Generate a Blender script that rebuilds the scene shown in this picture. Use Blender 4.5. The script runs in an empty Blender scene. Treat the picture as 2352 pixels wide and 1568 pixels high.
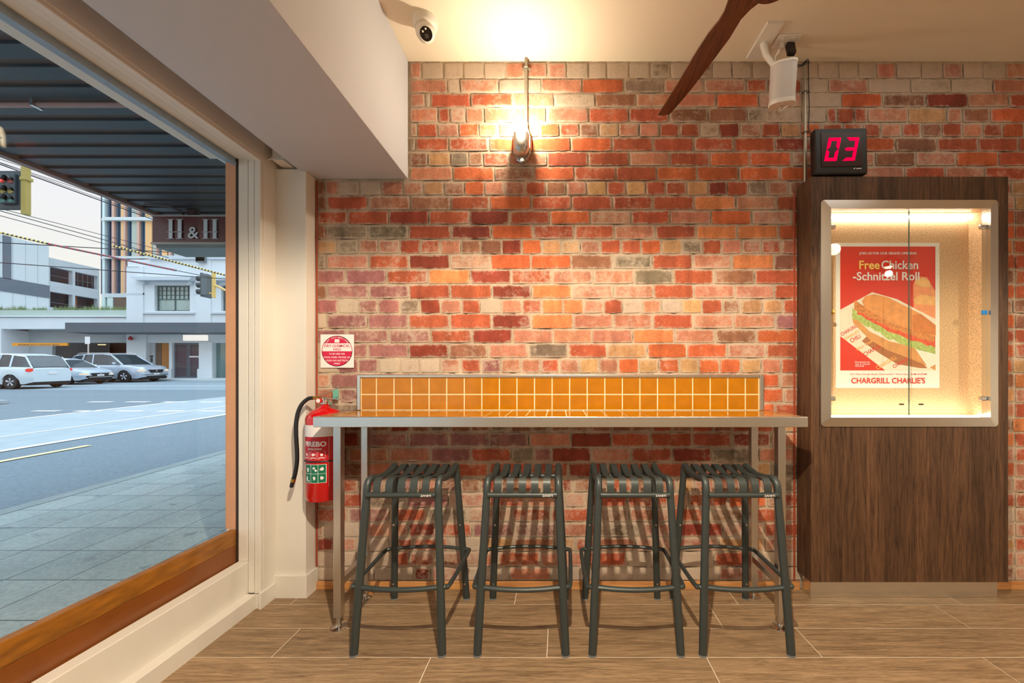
import bpy, bmesh, math, random
from mathutils import Vector, Matrix
R = math.radians
random.seed(7)
sc = bpy.context.scene
COL = sc.collection

# ------------------------------------------------------------------ camera
F = 900.0; VX, VY = 1285.0, 858.0; CH = 1.264      # focal length in px of the 2352 frame, vanishing point, eye height
cd = bpy.data.cameras.new('camera'); cam = bpy.data.objects.new('camera', cd); COL.objects.link(cam)
cam.location = (0, 0, CH); cam.rotation_euler = (R(90), 0, 0)
cd.sensor_width = 36; cd.lens = F / 2352 * 36
cd.shift_x = -(VX - 1176) / 2352; cd.shift_y = (VY - 784) / 2352
cd.clip_start = 0.05; cd.clip_end = 400
sc.camera = cam
sc.view_settings.view_transform = 'Standard'; sc.view_settings.look = 'None'
sc.view_settings.exposure = 0.0; sc.view_settings.gamma = 1; sc.view_settings.use_curve_mapping = False
sc.cycles.max_bounces = 8; sc.cycles.diffuse_bounces = 5; sc.cycles.transparent_max_bounces = 12
sc.cycles.sample_clamp_indirect = 4.0
try: sc.cycles.use_denoising = True
except Exception: pass

# ------------------------------------------------------------------ sky: evening overcast, brighter overhead
W = bpy.data.worlds.new('world'); sc.world = W; W.use_nodes = True
nt = W.node_tree; nt.nodes.clear()
def wn(t): return nt.nodes.new(t)
tc = wn('ShaderNodeTexCoord'); sep = wn('ShaderNodeSeparateXYZ'); nt.links.new(tc.outputs['Generated'], sep.inputs[0])
rp = wn('ShaderNodeValToRGB'); nt.links.new(sep.outputs['Z'], rp.inputs[0])
e = rp.color_ramp.elements
e[0].position = 0.0; e[0].color = (.86, .80, .66, 1)
e[1].position = 1.0; e[1].color = (2.1, 2.6, 3.1, 1)
x = rp.color_ramp.elements.new(.16); x.color = (.83, .82, .76, 1)
x = rp.color_ramp.elements.new(.30); x.color = (.80, .80, .84, 1)
x = rp.color_ramp.elements.new(.5); x.color = (1.35, 1.65, 1.95, 1)
mp = wn('ShaderNodeMapping'); mp.inputs['Scale'].default_value = (1, 1, 7); nt.links.new(tc.outputs['Generated'], mp.inputs[0])
nz = wn('ShaderNodeTexNoise'); nz.inputs['Scale'].default_value = 2.5; nz.inputs['Detail'].default_value = 4; nt.links.new(mp.outputs[0], nz.inputs[0])
mr = wn('ShaderNodeMapRange'); mr.inputs[3].default_value = .90; mr.inputs[4].default_value = 1.08; nt.links.new(nz.outputs[0], mr.inputs[0])
ml = wn('ShaderNodeVectorMath'); ml.operation = 'SCALE'; nt.links.new(rp.outputs[0], ml.inputs[0]); nt.links.new(mr.outputs[0], ml.inputs['Scale'])
bg = wn('ShaderNodeBackground'); nt.links.new(ml.outputs[0], bg.inputs[0]); bg.inputs[1].default_value = 1.15
wo = wn('ShaderNodeOutputWorld'); nt.links.new(bg.outputs[0], wo.inputs[0])

# ------------------------------------------------------------------ pendants of the room and added fill downlights (fixtures are built below at the same places)
def lamp(name, loc, power, color, radius, kind='POINT', rot=(0, 0, 0), spot=120, blend=.6):
    l = bpy.data.lights.new(name, kind); l.energy = power; l.color = color; l.shadow_soft_size = radius
    if kind == 'SPOT': l.spot_size = R(spot); l.spot_blend = blend
    o = bpy.data.objects.new(name, l); o.location = loc; o.rotation_euler = rot; COL.objects.link(o); return o
WARM = (1, .83, .61)
MAIN = (0.04, 0.33, 2.55)                       # pendant over the bar, throws the stool shadows on the bricks
SIDE = (3.15, 0.62, 2.22)
FILL = [(1.6, -.9), (-0.25, -1.8), (2.3, -2.6), (3.9, -1.2)]  # added fill lamps, unseen behind the camera, to brighten the room
lamp('pendant_bulb', MAIN, 310, WARM, .020, 'SPOT', spot=160, blend=.22)
lamp('pendant_bulb', SIDE, 60, WARM, .030, 'SPOT', spot=160, blend=.22)
for i, (x_, y_) in enumerate(FILL):
    lamp('fill_lamp', (x_, y_, 3.03), (50, 30, 50, 40)[i], WARM, .08, 'SPOT', spot=165, blend=.5)

# ------------------------------------------------------------------ helpers
def PX(px, py, Y): return Vector(((px - VX) / F * Y, Y, CH + (VY - py) / F * Y))
def lin(c):
    return tuple((v / 255 / 12.92 if v / 255 <= .04045 else ((v / 255 + .055) / 1.055) ** 2.4) for v in c)
class MB:
    def __init__(s): s.v = []; s.f = []; s.m = []; s.col = []
    def add(s, vs, fs, m=0, M=None, c=None):
        o = len(s.v)
        for p in vs:
            p = Vector(p)
            if M is not None: p = M @ p
            s.v.append(p); s.col.append(c)
        for f in fs: s.f.append(tuple(i + o for i in f)); s.m.append(m)
    def box(s, x0, x1, y0, y1, z0, z1, m=0, M=None, c=None):
        vs = [(x0, y0, z0), (x1, y0, z0), (x1, y1, z0), (x0, y1, z0), (x0, y0, z1), (x1, y0, z1), (x1, y1, z1), (x0, y1, z1)]
        s.add(vs, [(0, 3, 2, 1), (4, 5, 6, 7), (0, 1, 5, 4), (1, 2, 6, 5), (2, 3, 7, 6), (3, 0, 4, 7)], m, M, c); return s
    def prism(s, pts, y0, y1, m=0, M=None, c=None):          # polygon in XZ extruded along Y
        n = len(pts); vs = [(p[0], y0, p[1]) for p in pts] + [(p[0], y1, p[1]) for p in pts]
        fs = [tuple(range(n)), tuple(range(2 * n - 1, n - 1, -1))] + [(i, i + n, (i + 1) % n + n, (i + 1) % n) for i in range(n)]
        s.add(vs, fs, m, M, c); return s
    def tube(s, pts, r, n=10, m=0, cap=True, M=None, sx=1, up=None, c=None):
        pts = [Vector(p) for p in pts]; k = len(pts); rs = r if isinstance(r, (list, tuple)) else [r] * k
        vs = []; fs = []; ref = None
        for i, p in enumerate(pts):
            t = (pts[min(i + 1, k - 1)] - pts[max(i - 1, 0)]).normalized()
            if ref is None:
                ref = Vector(up) if up else (Vector((0, 0, 1)) if abs(t.z) < .9 else Vector((1, 0, 0)))
            a = (ref - t * ref.dot(t)).normalized(); b = t.cross(a); ref = a
            for j in range(n):
                q = 2 * math.pi * j / n
                vs.append(p + (a * math.cos(q) + b * math.sin(q) * sx) * rs[i])
        for i in range(k - 1):
            for j in range(n):
                fs.append((i * n + j, i * n + (j + 1) % n, (i + 1) * n + (j + 1) % n, (i + 1) * n + j))
        if cap: fs += [tuple(range(n - 1, -1, -1)), tuple(range((k - 1) * n, k * n))]
        s.add(vs, fs, m, M, c); return s
    def lathe(s, prof, n=24, m=0, M=None, cap=True, c=None):  # profile (r, z) about Z
        vs = []; fs = []; k = len(prof)
        for r, z in prof:
            for j in range(n):
                q = 2 * math.pi * j / n; vs.append((r * math.cos(q), r * math.sin(q), z))
        for i in range(k - 1):
            for j in range(n): fs.append((i * n + j, i * n + (j + 1) % n, (i + 1) * n + (j + 1) % n, (i + 1) * n + j))
        if cap: fs += [tuple(range(n - 1, -1, -1)), tuple(range((k - 1) * n, k * n))]
        s.add(vs, fs, m, M, c); return s
    def ball(s, c, r, m=0, n=14, M=None, sc_=(1, 1, 1)):
        pr = [(max(1e-4, math.sin(math.pi * i / 8)), -math.cos(math.pi * i / 8)) for i in range(9)]
        T = Matrix.Translation(c) @ Matrix.Diagonal((r * sc_[0], r * sc_[1], r * sc_[2], 1))
        s.lathe(pr, n, m, (M @ T) if M is not None else T); return s
    def holes(s, a0, a1, b0, b1, hs, d0, d1, axis='y', m=0):  # a wall slab with rectangular holes
        A = sorted({a0, a1} | {min(max(v, a0), a1) for h in hs for v in h[:2]}); B = sorted({b0, b1} | {min(max(v, b0), b1) for h in hs for v in h[2:4]})
        for i in range(len(A) - 1):
            for j in range(len(B) - 1):
                ca, cb = (A[i] + A[i + 1]) / 2, (B[j] + B[j + 1]) / 2
                if any(h[0] < ca < h[1] and h[2] < cb < h[3] for h in hs): continue
                if axis == 'y': s.box(A[i], A[i + 1], d0, d1, B[j], B[j + 1], m)
                else: s.box(d0, d1, A[i], A[i + 1], B[j], B[j + 1], m)
        return s
    def build(s, name, mat, parent=None, smooth=False, bev=0, ang=35, colname=None, seg=2):
        me = bpy.data.meshes.new(name); me.from_pydata([tuple(p) for p in s.v], [], s.f)
        for mm in (mat if isinstance(mat, (list, tuple)) else [mat]): me.materials.append(mm)
        me.polygons.foreach_set('material_index', s.m)
        if colname:
            at = me.color_attributes.new(colname, 'FLOAT_COLOR', 'POINT')
            at.data.foreach_set('color', [v for c in s.col for v in (c if c else (.5, .5, .5, 0))])
        bm = bmesh.new(); bm.from_mesh(me); bmesh.ops.recalc_face_normals(bm, faces=bm.faces); bm.to_mesh(me); bm.free()
        if smooth:
            me.polygons.foreach_set('use_smooth', [True] * len(me.polygons)); me.set_sharp_from_angle(angle=R(ang))
        me.update()
        o = bpy.data.objects.new(name, me); COL.objects.link(o)
        if parent: o.parent = parent
        if bev:
            b = o.modifiers.new('bevel', 'BEVEL'); b.width = bev; b.segments = seg; b.limit_method = 'ANGLE'; b.angle_limit = R(40)
        return o
def tag(o, label=None, cat=None, group=None, kind=None):
    if label: o['label'] = label
    if cat: o['category'] = cat
    if group: o['group'] = group
    if kind: o['kind'] = kind
    return o
def thing(name, loc, label, cat, group=None, rz=0):
    o = bpy.data.objects.new(name, None); COL.objects.link(o); o.location = loc; o.rotation_euler = (0, 0, rz); o.empty_display_size = .1
    return tag(o, label, cat, group)
def struct(o): o['kind'] = 'structure'; return o
def copytree(o, parent=None):
    c = o.copy(); COL.objects.link(c); c.parent = parent
    for ch in list(o.children): copytree(ch, c)
    return c
def textpts(txt, size, bold=0.0, align='CENTER', spacing=1.0, shear=0.0):
    cu = bpy.data.curves.new('t', 'FONT'); cu.body = txt; cu.size = size; cu.align_x = align; cu.offset = bold; cu.space_character = spacing; cu.shear = shear
    cu.resolution_u = 3; cu.fill_mode = 'BOTH'; cu.dimensions = '2D'
    o = bpy.data.objects.new('t', cu); COL.objects.link(o); bpy.context.view_layer.update()
    me = bpy.data.meshes.new_from_object(o.evaluated_get(bpy.context.evaluated_depsgraph_get()))
    vs = [v.co.copy() for v in me.vertices]; fs = [tuple(p.vertices) for p in me.polygons]
    bpy.data.objects.remove(o); bpy.data.curves.remove(cu); bpy.data.meshes.remove(me)
    return vs, fs
def text(mb, txt, x, y, z, size, width=None, bold=0.0, align='CENTER', m=0, M=None, wrap=None, shear=0.0, sy=1.0, rot=0.0):
    """text standing in XZ, facing -Y; width squeezes it to fit; wrap = cylinder radius"""
    vs, fs = textpts(txt, size, bold, align, 1.0, shear)
    if not vs: return
    w = max(v.x for v in vs) - min(v.x for v in vs); k = width / w if width else 1
    out = []
    for v in vs:
        a, b = v.x * k, v.y * sy
        if rot: a, b = a * math.cos(rot) - b * math.sin(rot), a * math.sin(rot) + b * math.cos(rot)
        a += x; b += z
        if wrap: out.append((wrap * math.sin(a / wrap), -wrap * math.cos(a / wrap), b))
        else: out.append((a, y, b))
    mb.add(out, fs, m, M)

# ------------------------------------------------------------------ materials
def mat(name, col=(128, 128, 128), rough=.6, metal=0, var=0, vscale=8, bump=0, bscale=40, spec=.5, emit=None, es=0, coat=0, stretch=(1, 1, 1), raw=None):
    m = bpy.data.materials.new(name); m.use_nodes = True; n = m.node_tree; b = n.nodes['Principled BSDF']
    c = raw if raw else lin(col)
    b.inputs['Base Color'].default_value = (*c, 1); b.inputs['Roughness'].default_value = rough; b.inputs['Metallic'].default_value = metal
    b.inputs['Specular IOR Level'].default_value = spec; b.inputs['Coat Weight'].default_value = coat
    if emit: b.inputs['Emission Color'].default_value = (*emit, 1); b.inputs['Emission Strength'].default_value = es
    if var or bump:
        t = n.nodes.new('ShaderNodeTexCoord'); mp_ = n.nodes.new('ShaderNodeMapping'); mp_.inputs['Scale'].default_value = stretch
        n.links.new(t.outputs['Object'], mp_.inputs[0])
    if var:
        z = n.nodes.new('ShaderNodeTexNoise'); z.inputs['Scale'].default_value = vscale; z.inputs['Detail'].default_value = 6; n.links.new(mp_.outputs[0], z.inputs[0])
        r = n.nodes.new('ShaderNodeMapRange'); r.inputs[1].default_value = .3; r.inputs[2].default_value = .7; r.inputs[3].default_value = 1 - var; r.inputs[4].default_value = 1 + var
        n.links.new(z.outputs[0], r.inputs[0])
        s_ = n.nodes.new('ShaderNodeVectorMath'); s_.operation = 'SCALE'; s_.inputs[0].default_value = c; n.links.new(r.outputs[0], s_.inputs['Scale']); n.links.new(s_.outputs[0], b.inputs['Base Color'])
    if bump:
        z2 = n.nodes.new('ShaderNodeTexNoise'); z2.inputs['Scale'].default_value = bscale; z2.inputs['Detail'].default_value = 5; n.links.new(mp_.outputs[0], z2.inputs[0])
        bp = n.nodes.new('ShaderNodeBump'); bp.inputs['Strength'].default_value = bump; bp.inputs['Distance'].default_value = .01; n.links.new(z2.outputs[0], bp.inputs['Height']); n.links.new(bp.outputs[0], b.inputs['Normal'])
    return m
def glass(name, tint=(1, 1, 1), ior=1.5, k=1.0, rough=0.0):
    m = bpy.data.materials.new(name); m.use_nodes = True; n = m.node_tree; n.nodes.clear()
    tr = n.nodes.new('ShaderNodeBsdfTransparent'); tr.inputs[0].default_value = (*tint, 1)
    gl = n.nodes.new('ShaderNodeBsdfGlossy'); gl.inputs['Roughness'].default_value = rough; gl.inputs[0].default_value = (1, 1, 1, 1)
    lw_ = n.nodes.new('ShaderNodeLayerWeight'); lw_.inputs[0].default_value = .5      # Schlick, the same from both faces of the pane
    pw = n.nodes.new('ShaderNodeMath'); pw.operation = 'POWER'; pw.inputs[1].default_value = 5; n.links.new(lw_.outputs['Facing'], pw.inputs[0])
    f0 = ((ior - 1) / (ior + 1)) ** 2
    mu = n.nodes.new('ShaderNodeMath'); mu.operation = 'MULTIPLY_ADD'; mu.inputs[1].default_value = (1 - f0) * k; mu.inputs[2].default_value = f0 * k; n.links.new(pw.outputs[0], mu.inputs[0])
    mx = n.nodes.new('ShaderNodeMixShader'); n.links.new(mu.outputs[0], mx.inputs[0]); n.links.new(tr.outputs[0], mx.inputs[1]); n.links.new(gl.outputs[0], mx.inputs[2])
    o = n.nodes.new('ShaderNodeOutputMaterial'); n.links.new(mx.outputs[0], o.inputs[0]); return m
def emitter(name, c, s):
    m = bpy.data.materials.new(name); m.use_nodes = True; n = m.node_tree; n.nodes.clear()
    em = n.nodes.new('ShaderNodeEmission'); em.inputs[0].default_value = (*c, 1); em.inputs[1].default_value = s
    o = n.nodes.new('ShaderNodeOutputMaterial'); n.links.new(em.outputs[0], o.inputs[0]); return m
def brickmat():
    m = bpy.data.materials.new('brick_wall'); m.use_nodes = True; n = m.node_tree; b = n.nodes['Principled BSDF']; L = n.links.new
    def N(t, **k):
        q = n.nodes.new(t)
        for a, v in k.items(): setattr(q, a, v)
        return q
    at = N('ShaderNodeAttribute', attribute_name='Col'); t = N('ShaderNodeTexCoord')
    def noise(s, d=5, r=.6):
        z = N('ShaderNodeTexNoise'); z.inputs['Scale'].default_value = s; z.inputs['Detail'].default_value = d; z.inputs['Roughness'].default_value = r; L(t.outputs['Object'], z.inputs[0]); return z
    def math_(op, a, b_, c_=None):
        q = N('ShaderNodeMath', operation=op)
        for i, v in enumerate((a, b_, c_)):
            if v is None: continue
            if isinstance(v, (int, float)): q.inputs[i].default_value = v
            else: L(v, q.inputs[i])
        return q.outputs[0]
    def mr_(v, a, b_, c_, d_):
        q = N('ShaderNodeMapRange'); L(v, q.inputs[0])
        for i, w in enumerate((a, b_, c_, d_)):
            if isinstance(w, (int, float)): q.inputs[i + 1].default_value = w
            else: L(w, q.inputs[i + 1])
        return q.outputs[0]
    n1, n2, n3 = noise(11, 6, .65), noise(110, 5, .75), noise(38, 9, .82)
    tone = mr_(n1.outputs[0], .3, .7, .80, 1.20)
    tone2 = mr_(n2.outputs[0], .35, .65, .82, 1.15)
    s_ = N('ShaderNodeVectorMath', operation='SCALE'); L(at.outputs['Color'], s_.inputs[0]); L(math_('MULTIPLY', tone, tone2), s_.inputs['Scale'])
    vm = N('ShaderNodeMapping'); vm.inputs['Scale'].default_value = (1, 1, .12); L(t.outputs['Object'], vm.inputs[0])
    n5 = noise(16, 2, .5); L(vm.outputs[0], n5.inputs[0])
    s_.inputs['Scale'].default_value = 1
    L(math_('MULTIPLY', math_('MULTIPLY', tone, tone2), mr_(n5.outputs[0], .35, .65, .84, 1.14)), s_.inputs['Scale'])
    mix = math_('ADD', math_('MULTIPLY', n1.outputs[0], .45), math_('MULTIPLY', n3.outputs[0], .55))
    th = math_('SUBTRACT', .675, math_('MULTIPLY', at.outputs['Alpha'], .40))
    mask = mr_(math_('SUBTRACT', mix, th), -.05, .10, 0, .78)
    co = N('ShaderNodeMix', data_type='RGBA'); L(mask, co.inputs[0]); L(s_.outputs[0], co.inputs[6]); co.inputs[7].default_value = (*lin((204, 186, 166)), 1)
    # dark cracks and pits, sparse
    n4 = noise(22, 8, .75); pit = mr_(n4.outputs[0], .30, .34, .35, 1)
    s2 = N('ShaderNodeVectorMath', operation='SCALE'); L(co.outputs[2], s2.inputs[0]); L(pit, s2.inputs['Scale'])
    L(s2.outputs[0], b.inputs['Base Color']); b.inputs['Roughness'].default_value = .85; b.inputs['Specular IOR Level'].default_value = .3
    bp = N('ShaderNodeBump'); bp.inputs['Strength'].default_value = .8; bp.inputs['Distance'].default_value = .006
    L(math_('ADD', n3.outputs[0], math_('MULTIPLY', n2.outputs[0], .6)), bp.inputs['Height']); L(bp.outputs[0], b.inputs['Normal'])
    return m
def woodmat(name, c1, c2, axis='x', rough=.5, grain=1.0, attr=None, spec=.4, strips=None, knots=False):
    """two-tone wood with streaks along an axis; attr multiplies by a per-plank colour; strips = widths of glued staves"""
    m = bpy.data.materials.new(name); m.use_nodes = True; n = m.node_tree; b = n.nodes['Principled BSDF']; L = n.links.new
    t = n.nodes.new('ShaderNodeTexCoord'); mp_ = n.nodes.new('ShaderNodeMapping')
    mp_.inputs['Scale'].default_value = {'x': (1.0, 14, 14), 'z': (18, 18, 1.0), 'y': (14, 1, 14)}[axis]
    src = t.outputs['Object']
    if attr:
        a = n.nodes.new('ShaderNodeAttribute'); a.attribute_name = attr
        ad = n.nodes.new('ShaderNodeVectorMath'); ad.operation = 'MULTIPLY_ADD'; L(a.outputs['Color'], ad.inputs[0]); ad.inputs[1].default_value = (37, 23, 51); L(src, ad.inputs[2]); src = ad.outputs[0]
    L(src, mp_.inputs[0])
    z = n.nodes.new('ShaderNodeTexNoise'); z.inputs['Scale'].default_value = 2.2 * grain; z.inputs['Detail'].default_value = 8; z.inputs['Roughness'].default_value = .62; z.inputs['Distortion'].default_value = 1.2; L(mp_.outputs[0], z.inputs[0])
    z2 = n.nodes.new('ShaderNodeTexNoise'); z2.inputs['Scale'].default_value = 14 * grain; z2.inputs['Detail'].default_value = 4; L(mp_.outputs[0], z2.inputs[0])
    w = n.nodes.new('ShaderNodeMath'); w.operation = 'MULTIPLY_ADD'; L(z2.outputs[0], w.inputs[0]); w.inputs[1].default_value = .45; L(z.outputs[0], w.inputs[2])
    cr = n.nodes.new('ShaderNodeMapRange'); cr.inputs[1].default_value = .55; cr.inputs[2].default_value = .92; L(w.outputs[0], cr.inputs[0])
    mx = n.nodes.new('ShaderNodeMix'); mx.data_type = 'RGBA'; L(cr.outputs[0], mx.inputs[0]); mx.inputs[6].default_value = (*lin(c1), 1); mx.inputs[7].default_value = (*lin(c2), 1)
    out = mx.outputs[2]
    if attr:
        s_ = n.nodes.new('ShaderNodeVectorMath'); s_.operation = 'SCALE'; L(out, s_.inputs[0]); L(a.outputs['Alpha'], s_.inputs['Scale']); out = s_.outputs[0]
    L(out, b.inputs['Base Color']); b.inputs['Roughness'].default_value = rough; b.inputs['Specular IOR Level'].default_value = spec
    bp = n.nodes.new('ShaderNodeBump'); bp.inputs['Strength'].default_value = .15; bp.inputs['Distance'].default_value = .002; L(w.outputs[0], bp.inputs['Height']); L(bp.outputs[0], b.inputs['Normal'])
    return m

M = {}
M['white_paint'] = mat('white_paint', (222, 218, 210), .55, var=.03, vscale=3)
M['beam_daylight_grey'] = mat('beam_daylight_grey', (192, 196, 204), .6)  # white beam; the window's blue-grey daylight is put into its colour
M['ceiling_paint'] = mat('ceiling_paint', (236, 226, 204), .7)
M['brick'] = brickmat()
M['floor'] = woodmat('floor_tile', (116, 94, 70), (168, 140, 108), 'x', .42, 1.8, attr='Col')
M['grout'] = mat('grout', (222, 210, 192), .8)
M['walnut'] = woodmat('walnut_laminate', (58, 38, 26), (112, 80, 56), 'z', .5, 1.2, attr='Col')
M['pine'] = woodmat('pine_skirting', (180, 120, 70), (215, 160, 100), 'x', .5, .6)
M['steel'] = mat('brushed_steel', (224, 222, 216), .24, 1.0, bump=.04, bscale=60, stretch=(1, 30, 30))
M['steel_dark'] = mat('satin_steel', (206, 204, 200), .30, 1.0)
M['chrome'] = mat('chrome', (220, 218, 214), .12, 1.0)
M['tile'] = mat('amber_tile', (176, 112, 2), .10, var=.10, vscale=14, coat=.2, bump=.03, bscale=25)
M['tile_grout'] = mat('cream_grout', (236, 214, 170), .7)
M['stool'] = mat('anthracite_metal', (62, 70, 70), .42, 0.35, spec=.6, bump=.05, bscale=300)
M['glide'] = mat('grey_glide', (120, 122, 122), .5)
M['white_plastic'] = mat('white_plastic', (232, 228, 218), .35)
M['speaker_mesh'] = mat('speaker_grille', (205, 200, 196), .6)
M['black_plastic'] = mat('black_plastic', (18, 17, 17), .35)
M['black_rubber'] = mat('black_rubber', (20, 22, 26), .5)
M['red'] = mat('red_enamel', (190, 10, 14), .22, coat=.4)
M['label_white'] = mat('label_white', (232, 228, 228), .4)
M['label_red'] = mat('label_red', (186, 16, 34), .4)
M['sign_crimson'] = mat('sign_crimson', (200, 16, 70), .35)
M['label_green'] = mat('label_green', (12, 110, 78), .4)
M['brass'] = mat('brass', (205, 160, 80), .25, 1.0)
M['galv'] = mat('galvanised_conduit', (172, 166, 150), .35, .7)
M['fan_wood'] = woodmat('fan_timber', (68, 34, 17), (112, 60, 30), 'y', .35, 1.5)
M['chip'] = mat('particle_board', (214, 176, 134), .8, var=.34, vscale=150)
M['paper'] = mat('poster_paper', (240, 236, 228), .5)
M['poster_red'] = mat('poster_red', (218, 50, 30), .45, var=.08, vscale=6)
M['led'] = emitter('led_strip', (1, .90, .74), 40)
M['digit'] = emitter('led_digit', (1, .0, .045), 1.6)
M['lamp_glass'] = emitter('lamp_glass', (1, .78, .48), 22)
M['window_glass'] = glass('window_glass', (.99, 1, 1), 1.45, .45)
M['door_glass'] = glass('cabinet_glass', (.97, .99, .98), 1.35, 1.0)
M['glass_edge'] = mat('glass_edge', (60, 90, 80), .2)
M['amber_paint'] = mat('amber_paint', (130, 68, 0), .5, var=.12, vscale=5)
M['amber_worn'] = mat('worn_amber_timber', (150, 92, 12), .6, var=.35, vscale=9, stretch=(1, 1, 4))
M['peach'] = mat('peach_timber', (214, 152, 112), .6, var=.06)
M['gap_shade'] = mat('dark_gap', (50, 30, 22), .8)  # solid dark strip stands in for the shaded open gap
# ================================================================== room
WY = 2.316; CEIL = 3.110
def quadrow(s):
    out = []
    for w in s.split(','):
        w = w.strip(); out.append((float(w[:-1]), w[-1]))
    return out
ROWS_Y = [143.6,181.7,214.6,247.4,283,315.7,348.9,382.4,415.8,449.5,483,516,550,584,618.3,653,686.4,720.4,755.3,788.2,822.6,857,891,925,959,992.5,1027,1061,1096,1131,1165,1199,1233,1266,1301,1333]
ROWS = ["969p,1019t,1064t,1111t,1161t,1206p,1257p,1301p,1352t,1393t,1444t,1493t,1539g,1585t,1635g,1681t,1727t,1771t,1826t,1878t,1925t,1970t,2012t,2057p,2115t,2164t,2211p,2255t,2309t,2360p",
"1028p,1057t,1146p,1243t,1337p,1432o,1524g,1616p,1713p,1762r,1840r,1901t,1993p,2090t,2183t,2279t,2360p",
"977p,989t,1081r,1179r,1272p,1367t,1461k,1553p,1645p,1742o,1841p,1931t,2025o,2126k,2221d,2316p,2360r",
"1006p,1033r,1069p,1112p,1255p,1352p,1444r,1536r,1627k,1715k,1756g,1841t,1897t,1922r,1961r,1991r,2085p,2174y,2209p,2273k,2360o",
"959p,1005r,1054p,1100o,1145y,1190y,1239y,1285o,1331r,1376k,1421y,1468p,1514p,1561r,1606r,1652t,1698d,1748p,1793r,1839y,1885o,1935r,1980r,2022r,2070p,2115r,2162k,2209r,2256p,2302r,2351o",
"955g,1031r,1123r,1216o,1311o,1405o,1500r,1593r,1686r,1779r,1872d,1965r,2056o,2151k,2246r,2339r,2380r",
"983k,1035y,1076g,1110k,1168r,1257p,1351r,1445r,1538p,1630r,1722o,1818o,1910p,2008p,2102k,2196p,2292o,2360r",
"1040p,1135o,1226k,1320o,1415r,1508r,1601o,1696o,1791o,1885o,1980r,2076p,2170r,2260p,2360r",
"747k,779p,827t,877t,926p,972p,1020y,1067k,1112o,1159p,1207p,1254r,1301k,1347p,1393y,1438r,1483y,1528r,1577r,1625y,1670d,1717r,1763g,1811p,1856k",
"751k,845r,942p,1035k,1125r,1220o,1313r,1407r,1499r,1594r,1690q,1784p,1860r",
"799r,893r,985d,1079r,1170d,1264r,1356o,1449p,1538r,1633p,1725o,1819p,1860r",
"749k,845g,939g,1036r,1129d,1224o,1319r,1411r,1504p,1599r,1692q,1788q,1860o",
"776y,824g,869p,919p,965r,1011r,1059p,1104k,1152k,1198d,1244o,1289y,1333y,1379p,1426r,1473r,1519o,1566y,1613g,1657r,1703p,1748p,1795r,1860p",
"750g,847p,940r,1033d,1127p,1219o,1312o,1407k,1498g,1590r,1681p,1777q,1860k",
"794m,888m,984r,1080q,1174d,1268r,1362p,1457p,1547g,1640r,1733k,1860r",
"751k,847m,940m,1034r,1129r,1221d,1314q,1409p,1502p,1593r,1687p,1778p,1860r",
"776m,823w,869m,919m,965g,1012d,1060p,1104r,1151t,1199p,1245r,1293q,1340q,1386p,1430r,1476w,1519p,1565w,1612y,1658r,1701k,1751y,1797y,1860r",
"751t,845m,938m,1034r,1129r,1220d,1316q,1409p,1498p,1591r,1685p,1780p,1860m",
"797m,894m,989m,1085r,1177d,1270p,1359p,1454p,1548q,1642p,1737k,1860o",
"747t,845m,939m,1031d,1122k,1214p,1305g,1394r,1487y,1577o,1670o,1759p,1860r",
"777t,823m,870m,919w,964w,1011w,1058p,1105r,1150m,1197p,1242p,1285r,1330p,1376y,1421p,1467o,1513y,1560o,1605y,1652o,1701o,1748y,1794p,1860r",
"760p,850m,944r,1038r,1130m,1224p,1318r,1412k,1505r,1600p,1694r,1740r,1790o,1860p",
"780k,830m,876p,924r,1016r,1110r,1205r,1300k,1395r,1490r,1585p,1680r,1725r,1800o,1860p",
"750k,845g,940r,1034r,1128r,1222k,1316r,1410r,1505p,1600r,1694k,1780o,1860r",
"800k,848k,895k,942d,988k,1035g,1080k,1125k,1172g,1218k,1265k,1312k,1358k,1405k,1450k,1497k,1543r,1589k,1636r,1682k,1728r,1775r,1860y",
"827d,938m,1030m,1122m,1215m,1311p,1404d,1494r,1589r,1681r,1771d,1860p",
"800k,894p,989p,1082m,1175r,1226g,1267m,1357d,1449p,1543r,1634d,1742g,1860p",
"847k,940p,1030r,1123r,1216r,1306r,1396d,1480r,1585r,1680p,1770y,1860g",
"770d,823r,870d,919k,965m,1011p,1058k,1105k,1150d,1197k,1242r,1290k,1316d,1360k,1405k,1450r,1495k,1555d,1595y,1640r,1700k,1750r,1800k,1860g",
"770p,845r,932g,1030m,1115p,1206r,1298p,1345p,1440r,1535r,1580p,1673r,1760o,1860r",
"800r,895m,980r,1075g,1175p,1266r,1353r,1445k,1538p,1630r,1725k,1790r,1860p",
"745k,845w,938p,1002d,1085r,1180m,1280m,1373p,1470g,1560p,1660d,1755p,1860r",
"768d,820p,895w,950r,1030r,1110w,1180y,1275k,1321y,1366r,1460k,1555p,1650r,1755y,1860p",
"820w,910w,940r,1000r,1105p,1145p,1240r,1340p,1440r,1530w,1640w,1740r,1860w",
"860w,950w,990d,1060p,1170w,1264p,1360w,1452w,1560w,1650w,1755p,1860w"]
PAL = {'o': ((202, 106, 66), .10), 'r': ((182, 94, 66), .20), 'd': ((146, 68, 52), .16), 'p': ((198, 132, 106), .30), 't': ((190, 160, 134), .70),
       'g': ((140, 122, 104), .34), 'k': ((156, 106, 82), .24), 'y': ((198, 152, 108), .22), 'w': ((200, 174, 156), .60), 'm': ((162, 108, 104), .24), 'q': ((220, 138, 88), .08)}  # mauve bricks: daylight tint from the window put into their colour
MORT = (*lin((200, 180, 156)), .25)
rnd = random.Random(3)
wb = MB()
XR = 4.6
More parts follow.
